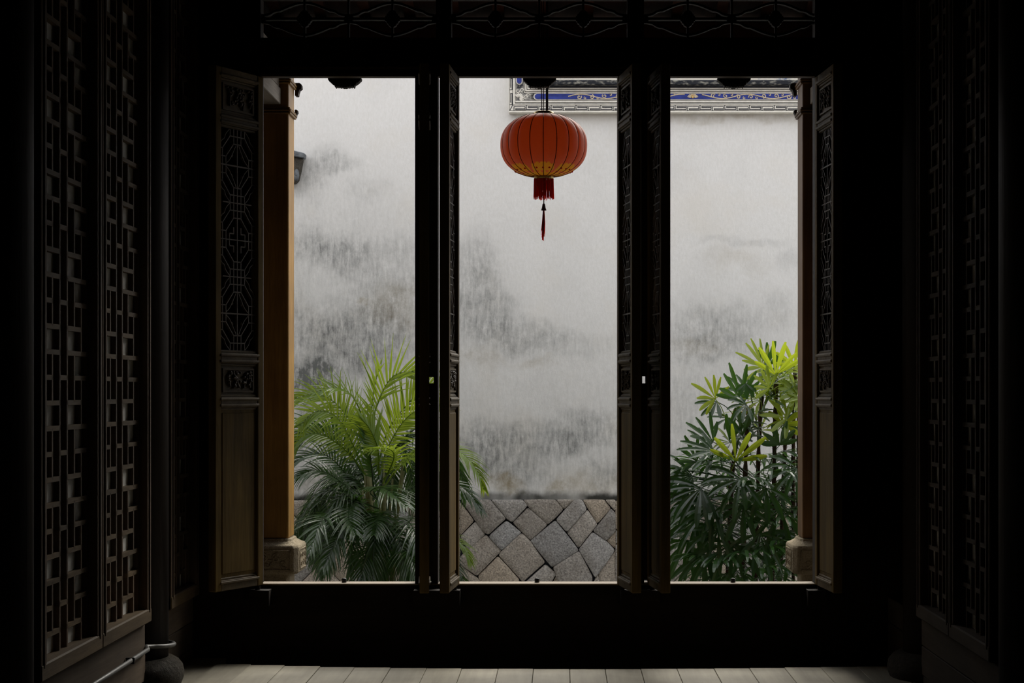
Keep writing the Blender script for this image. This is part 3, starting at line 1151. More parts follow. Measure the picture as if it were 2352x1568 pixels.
def stone(poly, joint=0.0025):
    if area(poly) < 0:
        poly = poly[::-1]
    n = len(poly)
    if n < 3 or area(poly) < 0.0012:
        return
    # shrink for the joint, then round the corners
    ins = []
    for i in range(n):
        a, b, c = Vector(poly[i - 1]), Vector(poly[i]), Vector(poly[(i + 1) % n])
        e1_, e2_ = (b - a).normalized(), (c - b).normalized()
        n1, n2 = Vector((-e1_.y, e1_.x)), Vector((-e2_.y, e2_.x))
        bis = (n1 + n2)
        k = bis.length_squared
        if k < 0.2:
            bis, k = n1, 1.0
            ins.append(b + bis * joint)
        else:
            ins.append(b + bis * (2 * joint / k))
    rp = []
    for i in range(n):
        a, b, c = ins[i - 1], ins[i], ins[(i + 1) % n]
        r1 = min(0.020, (a - b).length * 0.3)
        r2 = min(0.020, (c - b).length * 0.3)
        p1, p2 = b + (a - b).normalized() * r1, b + (c - b).normalized() * r2
        rp += [p1, (p1 + p2) * 0.25 + b * 0.5, p2]
    # long edges get an extra, slightly wandering point
    fin = []
    for i in range(len(rp)):
        p, q = rp[i], rp[(i + 1) % len(rp)]
        fin.append(p)
        if (q - p).length > 0.12:
            mid = (p + q) / 2
            e = (q - p).normalized()
            fin.append(mid + Vector((-e.y, e.x)) * R.uniform(-0.003, 0.002))
    cen = sum(fin, Vector((0, 0))) / len(fin)
    pr = R.uniform(0.0, 0.012)
    tx, tz = R.uniform(-.03, .03), R.uniform(-.03, .03)
    lev = [(1.0, 0.02), (1.0, -0.012 - pr), (0.988, -0.019 - pr), (0.96, -0.023 - pr), (0.55, -0.026 - pr)]
    vs, m_ = [], len(fin)
    for s_, dy in lev:
        for p in fin:
            q = cen + (p - cen) * s_
            dd = dy + ((q.x - cen.x) * tx + (q.y - cen.y) * tz if dy < 0 else 0)
            if s_ < 0.9:
                dd += 0.010 * mnoise.noise(Vector((q.x * 9, q.y * 9, 1.3)))
            vs.append((q.x, YW + dd, q.y))
    vs.append((cen.x, YW - 0.027 - pr, cen.y))
    fs = []
    for i in range(len(lev) - 1):
        for k in range(m_):
            k2 = (k + 1) % m_
            fs.append((i * m_ + k, i * m_ + k2, (i + 1) * m_ + k2, (i + 1) * m_ + k))
    o_ = (len(lev) - 1) * m_
    for k in range(m_):
        fs.append((o_ + k, o_ + (k + 1) % m_, len(vs) - 1))
    m = MB()
    m.add(vs, fs)
    m.build('stone', M['stone'], wall, smooth=True)


def w2(cxp, cyp):
    px, py = 1000 + cxp / 3.92, 1000 + cyp / 3.92
    z = EYE - (py - VY) / SW
    if cyp >= 1320:
        z = -0.32
    if cyp <= 592:
        z = 0.503
    return ((px - VX) / SW, z)


for pl in traced:
    stone([w2(*c) for c in pl], -0.0045)
# the same masonry carried on to both sides
xl_, xr_ = (1058 - VX) / SW, (1413 - VX) / SW
for side in (-1, 1):
    rr = random.Random(11 + side)
    g = 0.33
    ca = math.cos(math.radians(45))
    for i in range(-30, 31):
        off = rr.uniform(0, 0.5)
        j = -14.0
        while j < 14:
            ln = rr.uniform(0.8, 1.5)
            u0, u1, w0, w1 = j * g + off * g, (j + ln) * g + off * g, i * g * 0.93, (i + 1) * g * 0.93
            pl = [((u - w) * ca, (u + w) * ca) for u, w in ((u0, w0), (u1, w0), (u1, w1), (u0, w1))]
            j += ln
            pl = [(a + side * 0.4, b) for a, b in pl]
            if max(p[0] for p in pl) < -4.6 or min(p[0] for p in pl) > 5.0:
                continue
            for cc in ((0, 1, 0.503), (0, -1, 0.32), (1, 0, xl_) if side < 0 else (-1, 0, -xr_), (-1, 0, 4.6), (1, 0, 5.0)):
                pl = clip(pl, *cc) if len(pl) >= 3 else []
            if len(pl) >= 3:
                stone(pl)

# side walls of the court
sw1 = box('wall_court_left', M['plaster_dull'], None, -4.0, -3.8, 11.42, 14.99, -0.4, 3.6)
swp = box('light_block_left', M['dark_z'], None, -2.75, -2.6, 9.05, 11.38, -0.3, 4.6)  # unseen dark panel added to keep bounce light off the column front
tag(swp, 'added dark panel blocking light at the left of the porch', kind='structure')
swr = box('light_block_right', M['dark_z'], None, 4.2, 4.35, 9.05, 10.95, -0.3, 4.6)  # unseen dark panel added to block sky light from the right
tag(swr, 'added dark panel blocking light at the right of the porch', kind='structure')
tag(sw1, 'left side wall of the courtyard', kind='structure')
sw2 = box('wall_court_right', M['plaster_dull'], None, 12.0, 12.2, 9.05, 15.0, -0.4, 2.4)
tag(sw2, 'right side wall of the courtyard', kind='structure')

# tiled coping end that juts from behind the left porch column
cp = empty('roof_coping_end', P(676, 390, 14.9), 'grey tiled coping end jutting out beside the left porch column', 'coping')
m = MB()
q = lambda a, b: (P(a, b, 14.88).x, P(a, b, 14.88).z)
m.prism([q(340, 290), q(676, 346), q(700, 352), q(698, 363), q(640, 353), q(340, 303)], 14.86, 14.99)
m.build('capping_slab', M['tile'], cp, bevel=0.006)
m = MB()
m.prism([q(340, 303), q(640, 353), q(694, 363), q(690, 385), q(684, 412), q(676, 420), q(340, 400)], 14.90, 14.99)
m.build('core', M['drum'], cp, bevel=0.006)
m = MB()
c = P(681, 402, 14.90)
m.ball(c, 0.026, 0.03, 0.055, 12, 8)
m.ball(c + Vector((0, -0.02, 0.012)), 0.015, 0.02, 0.03, 8, 6)
m.build('tile_end', M['tile'], cp, smooth=True)

# ------------------------------------------------------------------ painted frieze on the courtyard wall
fz = empty('painted_frieze', P(1180, 255, 14.9), 'blue and white painted frieze with key border high on the courtyard wall', 'frieze')
YZ = 14.9
SZ = F_ / YZ
FX0, FZ0 = 1168.5, 258.0        # outer left and bottom edge in the picture
FXR, FZT = 2060.0, 150.0
fx = lambda a: (FX0 + a - VX) / SZ
fzz = lambda b: EYE + (VY - (FZ0 - b)) / SZ


def lband(name, mat, ax, bx_, ay, by, y0, bev=0.0):
    """L shaped band: along the foot of the frieze, turning up its left side"""
    m = MB()
    k_ = F_ / y0
    X0, X1 = ((FX0 + q_ - VX) / k_ for q_ in (ax, bx_))
    Z0_, Z1_ = (EYE + (VY - FZ0 + q_) / k_ for q_ in (ay, by))
    XR_, ZT_ = fx(FXR - FX0), fzz(FZ0 - FZT)
    pts = [(X0, Z0_), (XR_, Z0_), (XR_, Z1_), (X1, Z1_), (X1, ZT_), (X0, ZT_)]
    n = 6
    vs = [(a, y0, b) for a, b in pts] + [(a, 14.999, b) for a, b in pts]
    fs = [(0, 1, 2, 3), (0, 3, 4, 5), (6, 9, 8, 7), (6, 11, 10, 9)]
    for i in range(n):
        j = (i + 1) % n
        fs.append((i, i + n, j + n, j))
    m.add(vs, fs)
    return m.build(name, mat, fz, bevel=bev)


lband('backing', M['ink'], 0.6, 60, 1.2, 70, 14.916)
lband('edge_moulding', M['white'], 0, 1.5, 0, 3.2, 14.900, 0.002)
kb = lband('key_band', M['white'], 2.3, 8.4, 4.6, 16.0, 14.905)
lband('white_moulding', M['white'], 9.6, 14.2, 17.6, 20.4, 14.902, 0.002)
lband('ribbed_moulding', M['white'], 15.0, 15.6, 23.0, 27.2, 14.903, 0.004)
gc = lband('grey_carved_band', M['greycarve'], 15.8, 34.2, 28.4, 44.0, 14.910)
lband('white_moulding', M['white'], 35.0, 36.6, 45.0, 46.8, 14.902, 0.002)
lband('white_moulding', M['white'], 37.8, 41.2, 48.6, 51.6, 14.900, 0.002)
lband('white_moulding', M['white'], 42.4, 45.4, 53.4, 56.6, 14.898, 0.002)
lband('shadow_board', M['ink'], 46.2, 52.0, 57.8, 63.4, 14.88, 0.006)
wc = lband('weathered_ledge', M['weather'], 52, 70, 63.6, 74.5, 14.82, 0.008)
lband('painted_band', M['painted'], 70, 140, 74.6, 98.0, 14.87)

# blue panels with round ends
bl = MB()
x0, x1 = fx(66), fx(FXR - FX0 - 5)
z0, z1 = fzz(28.6), fzz(43.8)


def capsule(xa, xb, za, zb, n=10):
    r = (zb - za) / 2
    zc = (za + zb) / 2
    pts = []
    for k in range(n + 1):
        a = math.pi / 2 + math.pi * k / n
        pts.append((xa + r * math.cos(a) * 1.2, zc + r * math.sin(a)))
    return pts + [(xb, za), (xb, zb)]


e = 0.010
m = MB()
m.prism(capsule(x0, x1, z0 - 0.001, z1 + 0.001), 14.900, 14.916)
m.build('panel_border', M['white'], fz)
m.v, m.f = [], []
m = MB()
m.prism(capsule(x0 + 0.004, x1, z0 + e * 0.6, z1 - e * 0.6), 14.893, 14.902)
m.build('blue_panel', M['blue'], fz)
# upright blue panel on the left side of the frame
m = MB()
ua, ub = fx(16.4), fx(32)
uz = fzz(72)
r = (ub - ua) / 2
pts = [((ua + ub) / 2 + r * math.cos(a), uz + r * 1.1 * math.sin(a)) for a in [math.pi + math.pi * k / 10 for k in range(11)]]
m.prism(pts + [(ub, fzz(105)), (ua, fzz(105))], 14.900, 14.916)
m.build('panel_border', M['white'], fz)
m = MB()
r2 = r - 0.009
pts = [((ua + ub) / 2 + r2 * math.cos(a), uz + r2 * 1.1 * math.sin(a)) for a in [math.pi + math.pi * k / 10 for k in range(11)]]
m.prism(pts + [(ub - .009, fzz(105)), (ua + .009, fzz(105))], 14.893, 14.902)
m.build('blue_panel', M['blue'], fz)

# key pattern lines
m = MB()
n = (0, 1, 0)
per = 57.0
k0 = 12.0
lw = 0.0062


def K(pts):
    m.poly([(fx(a), 14.9045, fzz(4.2 + b)) for a, b in pts], lw, 0.003, n)


i = 0
while k0 + per * i < FXR - FX0 - per:
    a = k0 + per * i
    K([(a + 0, 0.6), (a + 0, 9.2), (a + 25.5, 9.2), (a + 25.5, 4.6), (a + 4, 4.6), (a + 4, 2.2), (a + 27, 2.2)])
    K([(a + 28.5, 11.6), (a + 28.5, 2.8), (a + 54, 2.8), (a + 54, 7.4), (a + 32.5, 7.4), (a + 32.5, 9.6), (a + 55.5, 9.6)])
    i += 1
for j in range(6):
    b = 18 + 34 * j
    m.poly([(fx(aa), 14.9045, fzz(bb)) for aa, bb in ((2.4, b), (7.6, b), (7.6, b + 26), (4.4, b + 26), (4.4, b + 5))], lw, 0.003, n)
m.seg((fx(2), 14.9045, fzz(4)), (fx(9), 14.9045, fzz(17)), lw, 0.003, n)
m.build('key_lines', M['ink'], kb)

# corner flower on the grey band
m = MB()
cc = (fx(23), fzz(33))
for k in range(9):
    a = math.radians(-40 + 22 * k)
    q = Vector((cc[0] + 0.028 * math.cos(a), 14.908, cc[1] + 0.028 * math.sin(a)))
    m.ball(q, 0.022, 0.008, 0.008, 8, 4, Matrix.Rotation(-a, 3, 'Y'))
for sx, cx_, cz_ in ((1, 38, 34), (-1, 20, 50), (1, 44, 39), (1, 30, 50)):
    m.tube([(p[0], 14.91, p[1]) for p in scroll(fx(cx_), fzz(cz_), 0.022, 0.9, sx, 0)], 0.005, 5)
m.build('corner_flower', M['white'], gc, smooth=True)
m = MB()
for (aa, bb) in ((52, 32), (52, 36), (52, 40), (57, 34), (57, 39)):
    m.poly([(fx(aa), 14.91, fzz(bb)), (fx(aa + 5), 14.91, fzz(bb)), (fx(aa + 5), 14.91, fzz(bb + 3))], 0.007, 0.01, n)
for (aa, bb) in ((19, 58), (24, 58), (28, 62), (20, 64)):
    m.poly([(fx(aa), 14.91, fzz(bb)), (fx(aa + 3), 14.91, fzz(bb)), (fx(aa + 3), 14.91, fzz(bb + 4))], 0.007, 0.01, n)
m.build('step_pattern', M['ink'], gc)

# scrolling vine on the blue panel
m = MB()
yv = 14.892
zc_ = (z0 + z1) / 2
am = (z1 - z0) * 0.34


def vine(xa, xb, ph):
    pts = []
    L_ = xb - xa
    for k in range(int(L_ / 0.02) + 1):
        xx = xa + 0.02 * k
        pts.append((xx, yv, zc_ + am * math.sin((xx - xa) * 2 * math.pi / 0.46 + ph)))
    m.tube(pts, 0.0058, 5)
    k = 0
    xx = xa + 0.10
    while xx < xb - 0.05:
        up = math.sin((xx - xa) * 2 * math.pi / 0.46 + ph) > 0
        s = -1 if up else 1
        m.tube([(a_, yv, b_) for a_, b_ in scroll(xx, zc_ + s * 0.005, 0.022, 1.1, s, 0.5 + k)], 0.0052, 5)
        m.tube([(a_, yv, b_) for a_, b_ in scroll(xx + 0.055, zc_ + s * 0.014, 0.013, 0.9, -s, 2.0)], 0.0042, 5)
        xx += 0.115
        k += 1


vine(fx(1305 - FX0), fx(1575 - FX0), 0.0)
vine(fx(1612 - FX0), fx(FXR - FX0 - 10), 2.2)
m.build('vine_scroll', M['cream'], fz, smooth=True)
m = MB()
lc = Vector(((1591 - VX) / SZ, 14.890, z0 + 0.016))
for k in range(9):
    a = math.radians(18 + 18 * k)
    q = lc + Vector((math.cos(a) * 0.034, 0, math.sin(a) * 0.026))
    m.ball(q, 0.020, 0.004, 0.006, 8, 4, Matrix.Rotation(-a, 3, 'Y'))
m.build('lotus_petals', M['cream'], fz, smooth=True)
m = MB()
m.ball(lc + Vector((0, -0.003, 0.008)), 0.010, 0.005, 0.012, 8, 5)
for k in (-1, 0, 1):
    m.ball(lc + Vector((0.012 * k, -0.003, 0.022)), 0.004, 0.004, 0.010, 6, 4)
m.build('lotus_heart', M['gold'], fz, smooth=True)

# ------------------------------------------------------------------ red lantern
YL = 10.5
SL = F_ / YL
LX = (1249 - VX) / SL
lz = lambda py: EYE + (VY - py) / SL
ln = empty('lantern', (LX, YL, lz(405)), 'red ribbed silk lantern with yellow petals and fringe hanging in the middle bay', 'lantern')
NR = 20
zt, zb_ = lz(264), lz(405)
zm = (zt + zb_) / 2
hz = (zt - zb_) / 2
RL = 100 / SL
rc = 22 / SL


def lr(u, th=None):
    """radius at height u in -1..1; th adds the slight pillow of each gore"""
    r = rc + (RL - rc) * max(0.0, 1 - abs(u) ** 2.35) ** 0.56
    if th is not None:
        r *= 1 - 0.022 * (1 - abs(math.sin(th * NR / 2))) ** 2 * (1 - u ** 4)
    return r


NB, NV = NR * 14, 72
vs, fs = [], []
us = [math.sin(math.pi / 2 * (-1 + 2 * j / NV)) for j in range(NV + 1)]
TH0 = math.radians(-90)
for u in us:
    for k in range(NB):
        th = 2 * math.pi * k / NB
        r = lr(u, th)
        vs.append((LX + r * math.cos(th + TH0), YL + r * math.sin(th + TH0), zm + hz * u))
NP = 7
hw_p = math.radians(23)


def petal_of(u, th):
    """which printed flower covers this spot of the silk, or None"""
    if u < -0.90:
        return None
    for k in range(NP):
        d = (th - 2 * math.pi * k / NP - math.radians(-1) + math.pi) % (2 * math.pi) - math.pi
        q = abs(d) / hw_p
        if q < 1:
            lobe = abs(math.cos(q * 2.5 * math.pi)) ** 0.6
            top = -0.665 - 0.035 * (1 - lobe) - (0.0 if q < 0.2 else 0.02 if q < 0.6 else 0.055) - 0.10 * max(0, q - 0.85) / 0.15
            if u < top:
                return k
    return None


silk_f, petal_f, band_f = [], [[] for _ in range(NP)], []
for j in range(NV):
    for k in range(NB):
        k2 = (k + 1) % NB
        f = (j * NB + k, j * NB + k2, (j + 1) * NB + k2, (j + 1) * NB + k)
        u, th = (us[j] + us[j + 1]) / 2, 2 * math.pi * (k + 0.5) / NB
        pk = petal_of(u, th)
        if u < -0.93 + 0.02 * math.sin(th * 28):
            band_f.append(f)
        elif pk is not None:
            petal_f[pk].append(f)
        else:
            silk_f.append(f)


def part_of_body(name, faces, mat):
    used = sorted({i for f in faces for i in f})
    idx = {v: i for i, v in enumerate(used)}
    m = MB()
    m.add([vs[i] for i in used], [tuple(idx[i] for i in f) for f in faces])
    return m.build(name, mat, ln, smooth=True)


part_of_body('silk_body', silk_f, M['silk'])
part_of_body('gold_print_band', band_f, M['petal'])
for k in range(NP):
    pp = part_of_body('petal_print', petal_f[k], M['petal'])
    m = MB()
    for q in (-0.55, 0, 0.55):
        t_ = 2 * math.pi * k / NP + math.radians(-1) + q * hw_p
        u = -0.83
        r = lr(u, t_) + 0.001
        m.ball((LX + r * math.cos(t_ + TH0), YL + r * math.sin(t_ + TH0), zm + hz * u), 0.007, 0.007, 0.006, 8, 4)
    m.build('petal_spot', M['fringe'], pp, smooth=True)
for k in range(NR):
    th = 2 * math.pi * k / NR + TH0
    pts = [(LX + lr(u, 0) * 1.001 * math.cos(th), YL + lr(u, 0) * 1.001 * math.sin(th), zm + hz * u) for u in us[::2]]
    m = MB()
    m.tube(pts, 0.0026, 5)
    m.build('rib', M['rib'], ln, smooth=True)
m = MB()
m.lathe([(rc, -0.004), (rc + 0.002, 0.0), (rc + 0.002, 0.016), (rc - 0.004, 0.019), (rc - 0.01, 0.019)], (LX, YL, zt), 24)
tag(m.build('top_ring', M['brass'], ln, smooth=True), 'brassy collar at the top')
m = MB()
m.lathe([(rc * 1.45, -0.010), (rc * 1.25, 0.0), (rc, 0.004)], (LX, YL, zt), 24)
m.build('top_shade', M['rib'], ln, smooth=True)
m = MB()
m.lathe([(rc - 0.006, -0.018), (rc + 0.001, -0.016), (rc + 0.002, 0.004), (rc - 0.004, 0.006)], (LX, YL, zb_), 24)
tag(m.build('bottom_ring', M['brass'], ln, smooth=True), 'gold collar above the fringe')


# fringe
m = MB()
rr = random.Random(5)
zf = zb_ - 0.014
for k in range(150):
    a = 2 * math.pi * k / 150 + rr.uniform(-.02, .02)
    r0 = rc * rr.uniform(0.86, 1.02)
    l_ = (lz(412) - lz(459)) * rr.uniform(0.86, 1.03)
    d = rr.uniform(0, 0.006)
    m.tube([(LX + r0 * math.cos(a), YL + r0 * math.sin(a), zf), (LX + (r0 + d * .5) * math.cos(a), YL + (r0 + d * .5) * math.sin(a), zf - l_ * .5),
            (LX + (r0 + d) * math.cos(a + .03), YL + (r0 + d) * math.sin(a + .03), zf - l_)], 0.0017, 4, False)
tag(m.build('fringe', M['fringe'], ln), kind='stuff')
m = MB()
m.tube([(LX, YL, zb_), (LX, YL, lz(470))], 0.0035, 6)
m.lathe([(0.004, 0.0), (0.008, -0.004), (0.010, -0.014), (0.013, -0.030), (0.0165, -0.040), (0.0165, -0.045)], (LX, YL, lz(467)), 14)
tag(m.build('bell', M['rib'], ln, smooth=True), 'small dark bell above the tassel')
m = MB()
for k in range(34):
    a = rr.uniform(0, 6.28)
    r0 = 0.007 * rr.random() ** 0.5
    l_ = (lz(480) - lz(556)) * rr.uniform(0.55, 1.0)
    sx = rr.uniform(-0.006, 0.010) - 0.004
    m.tube([(LX + r0 * .4 * math.cos(a), YL + r0 * .4 * math.sin(a), lz(478)), (LX + r0 * math.cos(a) + sx * .4, YL + r0 * math.sin(a), lz(478) - l_ * .5),
            (LX + r0 * .9 * math.cos(a) + sx - 0.003, YL + r0 * math.sin(a), lz(478) - l_)], 0.0016, 4, False)
tag(m.build('tassel', M['fringe'], ln), kind='stuff')
ztop = 3.95
for dx, r in ((-4.8 / SL, 0.0028), (-0.6 / SL, 0.0028), (7.5 / SL, 0.0085)):
    m = MB()
    m.tube([(LX + dx, YL, zt + 0.01 if r < 0.005 else zb_ + 0.01), (LX + dx, YL, ztop + 0.12)], r, 8)
    m.build('hanging_wire' if r < 0.005 else 'hanging_rod', M['black'], ln, smooth=True)


# ------------------------------------------------------------------ feathery palm
def leaflet(m, a, d, up, ln_, w, droop, fold=0.25, n=5):
    """one narrow blade from a along d, bending down; three vertices across make the fold"""
    d = d.normalized()
    s = d.cross(up)
    if s.length < 1e-3:
        s = d.cross(Vector((1, 0, 0)))
    s.normalize()
    nn = s.cross(d).normalized()
    vs, fs = [], []
    p = a.copy()
    dd = d.copy()
    st = ln_ / n
    for k in range(n + 1):
        q = k / n
        ww = w * (0.55 + 0.45 * math.sin(math.pi * min(1, q * 1.6 + 0.1))) * (1 - q ** 3 * 0.92) * 0.5
        vs += [p - s * ww + nn * ww * fold, p.copy(), p + s * ww + nn * ww * fold]
        dd = (dd + Vector((0, 0, -1)) * droop / n).normalized()
        nn = s.cross(dd).normalized()
        p = p + dd * st
    for k in range(n):
        a_ = k * 3
        fs += [(a_, a_ + 1, a_ + 4, a_ + 3), (a_ + 1, a_ + 2, a_ + 5, a_ + 4)]
    m.add(vs, fs)


def frond(parent, pts, roll, nl, lmax, w, droop, mat, rs):
    sp = catmull(pts, 8)
    seglen = [0.0]
    for a, b in zip(sp[:-1], sp[1:]):
        seglen.append(seglen[-1] + (b - a).length)
    tot = seglen[-1]

    def at(q):
        t_ = q * tot
        for i in range(len(sp) - 1):
            if seglen[i + 1] >= t_:
                f = (t_ - seglen[i]) / max(1e-6, seglen[i + 1] - seglen[i])
                return sp[i].lerp(sp[i + 1], f), (sp[i + 1] - sp[i]).normalized()
        return sp[-1], (sp[-1] - sp[-2]).normalized()
    m = MB()
    m.tube(sp[::2] + ([sp[-1]] if len(sp) % 2 == 0 else []), [0.0075 * (1 - 0.8 * i / (len(sp[::2]))) for i in range(len(sp[::2]) + (1 if len(sp) % 2 == 0 else 0))], 5)
    nl = int(nl * 0.8)
    for k in range(nl):
        q = 0.20 + 0.80 * k / (nl - 1)
        p, t_ = at(q)
        ref = Vector((0, 0, 1)) if abs(t_.z) < 0.92 else Vector((0, 1, 0))
        s = t_.cross(ref).normalized()
        up = s.cross(t_).normalized()
        Rm = Matrix.Rotation(roll, 3, t_)
        s, up = Rm @ s, Rm @ up
        f = math.sin(math.pi * (0.12 + 0.80 * (q - 0.2) / 0.8)) ** 0.7
        ang = math.radians(62 - 40 * (q - 0.2) / 0.8 + rs.uniform(-5, 5))
        for sd in (-1, 1):
            d = t_ * math.cos(ang) + s * sd * math.sin(ang) + up * rs.uniform(0.18, 0.34)
            leaflet(m, p, d, up, lmax * f * rs.uniform(0.92, 1.06), w * 1.0, droop * rs.uniform(0.7, 1.3))
    return m.build('frond', mat, parent)


YP = 13.0
pl = empty('feathery_palm', (P(872, 0, YP).x, YP, -0.3), 'green feathery palm clump with arching fronds seen through the left door bay', 'palm')
rs = random.Random(21)
pc = Vector((P(872, 0, YP).x, YP, -0.3))
# canes
for k in range(15):
    a = rs.uniform(0, 6.28)
    r0 = 0.12 * rs.random() ** 0.5
    top = pc + Vector((0.05 * math.cos(a) + r0 * math.cos(a) * 1.3, r0 * math.sin(a) * 1.3, rs.uniform(0.75, 1.30)))
    m = MB()
    m.tube([pc + Vector((r0 * math.cos(a), r0 * math.sin(a), 0)), (pc + top) / 2 + Vector((0.02 * math.cos(a), 0.02 * math.sin(a), 0.05)), top], [0.016, 0.014, 0.009], 7)
    m.build('cane', M['palm_stem'], pl, smooth=True)
Y_, G_ = M['palm_pale'], M['palm_leaf']


def PF(spec, roll, nl=30, lmax=0.30, w=0.017, droop=0.5, mat=None):
    frond(pl, [P(a, b, YP + c) for a, b, c in spec], math.radians(roll), nl, lmax, w, droop, mat or Y_, rs)


PF([(846, 1060, 0), (852, 985, -.02), (872, 915, -.05), (905, 862, -.08), (965, 850, -.12)], 75, 30, .40, .022, .15)
PF([(850, 1050, .1), (852, 960, .1), (862, 880, .08), (876, 836, .05)], 80, 16, .20, .03, .1)
PF([(835, 1060, .05), (812, 980, .1), (770, 925, .18), (725, 905, .22), (682, 914, .25)], -60, 28, .30, .022, .5)
PF([(838, 1040, 0), (832, 960, -.05), (805, 905, -.12), (765, 890, -.2), (728, 900, -.25)], -45, 26, .27, .020, .5)
PF([(872, 1090, 0), (890, 1030, -.06), (925, 970, -.12), (965, 938, -.18), (1020, 925, -.2)], 80, 34, .36, .021, .15)
PF([(866, 1080, .1), (890, 990, .14), (930, 935, .18), (975, 890, .2), (1020, 875, .2)], 70, 30, .34, .022, .2)
PF([(835, 1080, -.1), (805, 1010, -.2), (770, 955, -.3), (725, 945, -.38), (690, 975, -.45)], -70, 30, .32, .022, .5)
PF([(840, 1090, -.1), (800, 1040, -.15), (745, 1000, -.2), (700, 1000, -.22), (668, 1040, -.25)], -50, 30, .28, .022, .7)
PF([(838, 1100, .1), (800, 1030, .1), (760, 985, .1), (715, 985, .1), (680, 1010, .1)], -75, 28, .30, .022, .4, G_)
PF([(870, 1090, -.2), (868, 1030, -.3), (850, 985, -.35), (830, 960, -.4)], 85, 26, .28, .024, .25)
PF([(858, 1120, -.25), (852, 1060, -.3), (846, 1010, -.32), (838, 985, -.34)], 85, 24, .26, .026, .25, G_)
PF([(880, 1100, 0), (940, 1045, -.05), (1000, 1024, -.1), (1060, 1040, -.15), (1095, 1080, -.2), (1110, 1120, -.2)], 25, 40, .24, .018, .8)
PF([(885, 1160, 0), (950, 1120, -.05), (1020, 1108, -.1), (1068, 1125, -.15), (1104, 1170, -.2)], 20, 36, .24, .018, .9, G_)
PF([(890, 1270, 0), (960, 1235, -.05), (1030, 1232, -.1), (1065, 1255, -.12), (1080, 1290, -.15)], 20, 30, .22, .018, .9)
PF([(880, 1120, -.15), (920, 1070, -.25), (960, 1050, -.32), (1010, 1065, -.4)], 30, 28, .27, .022, .7)
PF([(880, 1110, -.2), (905, 1050, -.3), (890, 1030, -.4), (850, 1030, -.5)], 10, 24, .24, .022, .9)
PF([(830, 1150, -.1), (780, 1105, -.2), (730, 1080, -.25), (680, 1095, -.3)], -30, 30, .28, .020, .9, G_)
PF([(830, 1140, .1), (770, 1060, .1), (720, 1040, .12), (675, 1065, .15)], -40, 30, .30, .020, .7, G_)
# the darker skirt of lower fronds, arching out all round and hanging down
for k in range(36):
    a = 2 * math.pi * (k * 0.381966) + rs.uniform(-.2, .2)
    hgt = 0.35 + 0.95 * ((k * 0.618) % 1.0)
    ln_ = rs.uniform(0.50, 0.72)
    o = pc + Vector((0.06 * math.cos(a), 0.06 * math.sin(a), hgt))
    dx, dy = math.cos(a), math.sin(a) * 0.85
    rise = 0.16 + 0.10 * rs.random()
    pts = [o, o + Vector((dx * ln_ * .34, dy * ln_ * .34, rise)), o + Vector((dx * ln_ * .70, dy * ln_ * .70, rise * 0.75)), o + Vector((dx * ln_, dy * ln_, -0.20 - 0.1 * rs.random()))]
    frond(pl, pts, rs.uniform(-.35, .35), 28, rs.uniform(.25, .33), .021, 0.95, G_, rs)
# the low fronds hanging towards the doors
for (b, mid, tip) in (((815, 1150), (800, 1185), (815, 1225)), ((880, 1175), (868, 1190), (860, 1225)), ((840, 1210), (780, 1230), (745, 1300)),
                      ((880, 1240), (845, 1255), (828, 1345)), ((910, 1190), (945, 1205), (968, 1280)), ((800, 1190), (745, 1190), (715, 1260)),
                      ((850, 1130), (880, 1120), (930, 1160)), ((900, 1250), (935, 1265), (965, 1330))):
    A, B_, C_ = P(b[0], b[1], YP - .15), P(mid[0], mid[1], YP - .48), P(tip[0], tip[1], YP - .72)
    S_ = pc + Vector((0, -0.05, A.z - pc.z + 0.05 - 0.12))
    frond(pl, [S_, A, B_, C_], rs.uniform(-.2, .2), 30, .31, .022, .7, G_, rs)


# ------------------------------------------------------------------ fan palm
YR = 13.0
rp = empty('fan_palm', (P(1745, 0, YR).x, YR, -0.3), 'dark green fan palm clump with crown coloured yellow as if backlit seen through the right door bay', 'palm')
rc_ = Vector((P(1745, 0, YR).x, YR, -0.3))
rs2 = random.Random(33)


def fan_leaf(hub, axis, nrm, spread, ns, ln_, w, droop, mat, foot=None):
    axis = axis.normalized()
    nrm = (nrm - axis * nrm.dot(axis)).normalized()
    sd = axis.cross(nrm).normalized()
    m = MB()
    if foot is not None:
        mid = (hub + foot) / 2 + Vector((0, 0, 0.03))
        m.tube(catmull([foot, mid, hub], 3), 0.0035, 5)
    for k in range(ns):
        q = (k / (ns - 1) - 0.5) if ns > 1 else 0
        a = q * spread + rs2.uniform(-.09, .09)
        d = axis * math.cos(a) + sd * math.sin(a) + nrm * rs2.uniform(-0.05, 0.18)
        L_ = ln_ * (1 - 0.45 * abs(q)) * rs2.uniform(0.88, 1.12)
        blade(m, hub, d, nrm, L_, w * rs2.uniform(0.8, 1.1), droop * rs2.uniform(.6, 1.4))
    return m.build('fan_leaf', mat, rp)


def blade(m, a, d, up, ln_, w, droop, n=6):
    d = d.normalized()
    s = d.cross(up)
    if s.length < 1e-3:
        s = d.cross(Vector((1, 0.2, 0)))
    s.normalize()
    nn = s.cross(d).normalized()
    p = a.copy()
    dd = d.copy()
    vs, fs = [], []
    prof = [0.10, 0.36, 0.70, 0.95, 1.0, 0.84, 0.40]
    for k in range(n + 1):
        ww = w * prof[k] * 0.5
        vs += [p - s * ww + nn * ww * .22, p.copy(), p + s * ww + nn * ww * .22]
        dd = (dd + Vector((0, 0, -1)) * droop * (k / n) / n * 2).normalized()
        nn = s.cross(dd).normalized()
        p = p + dd * (ln_ / n)
    for k in range(n):
        a_ = k * 3
        fs += [(a_, a_ + 1, a_ + 4, a_ + 3), (a_ + 1, a_ + 2, a_ + 5, a_ + 4)]
    m.add(vs, fs)


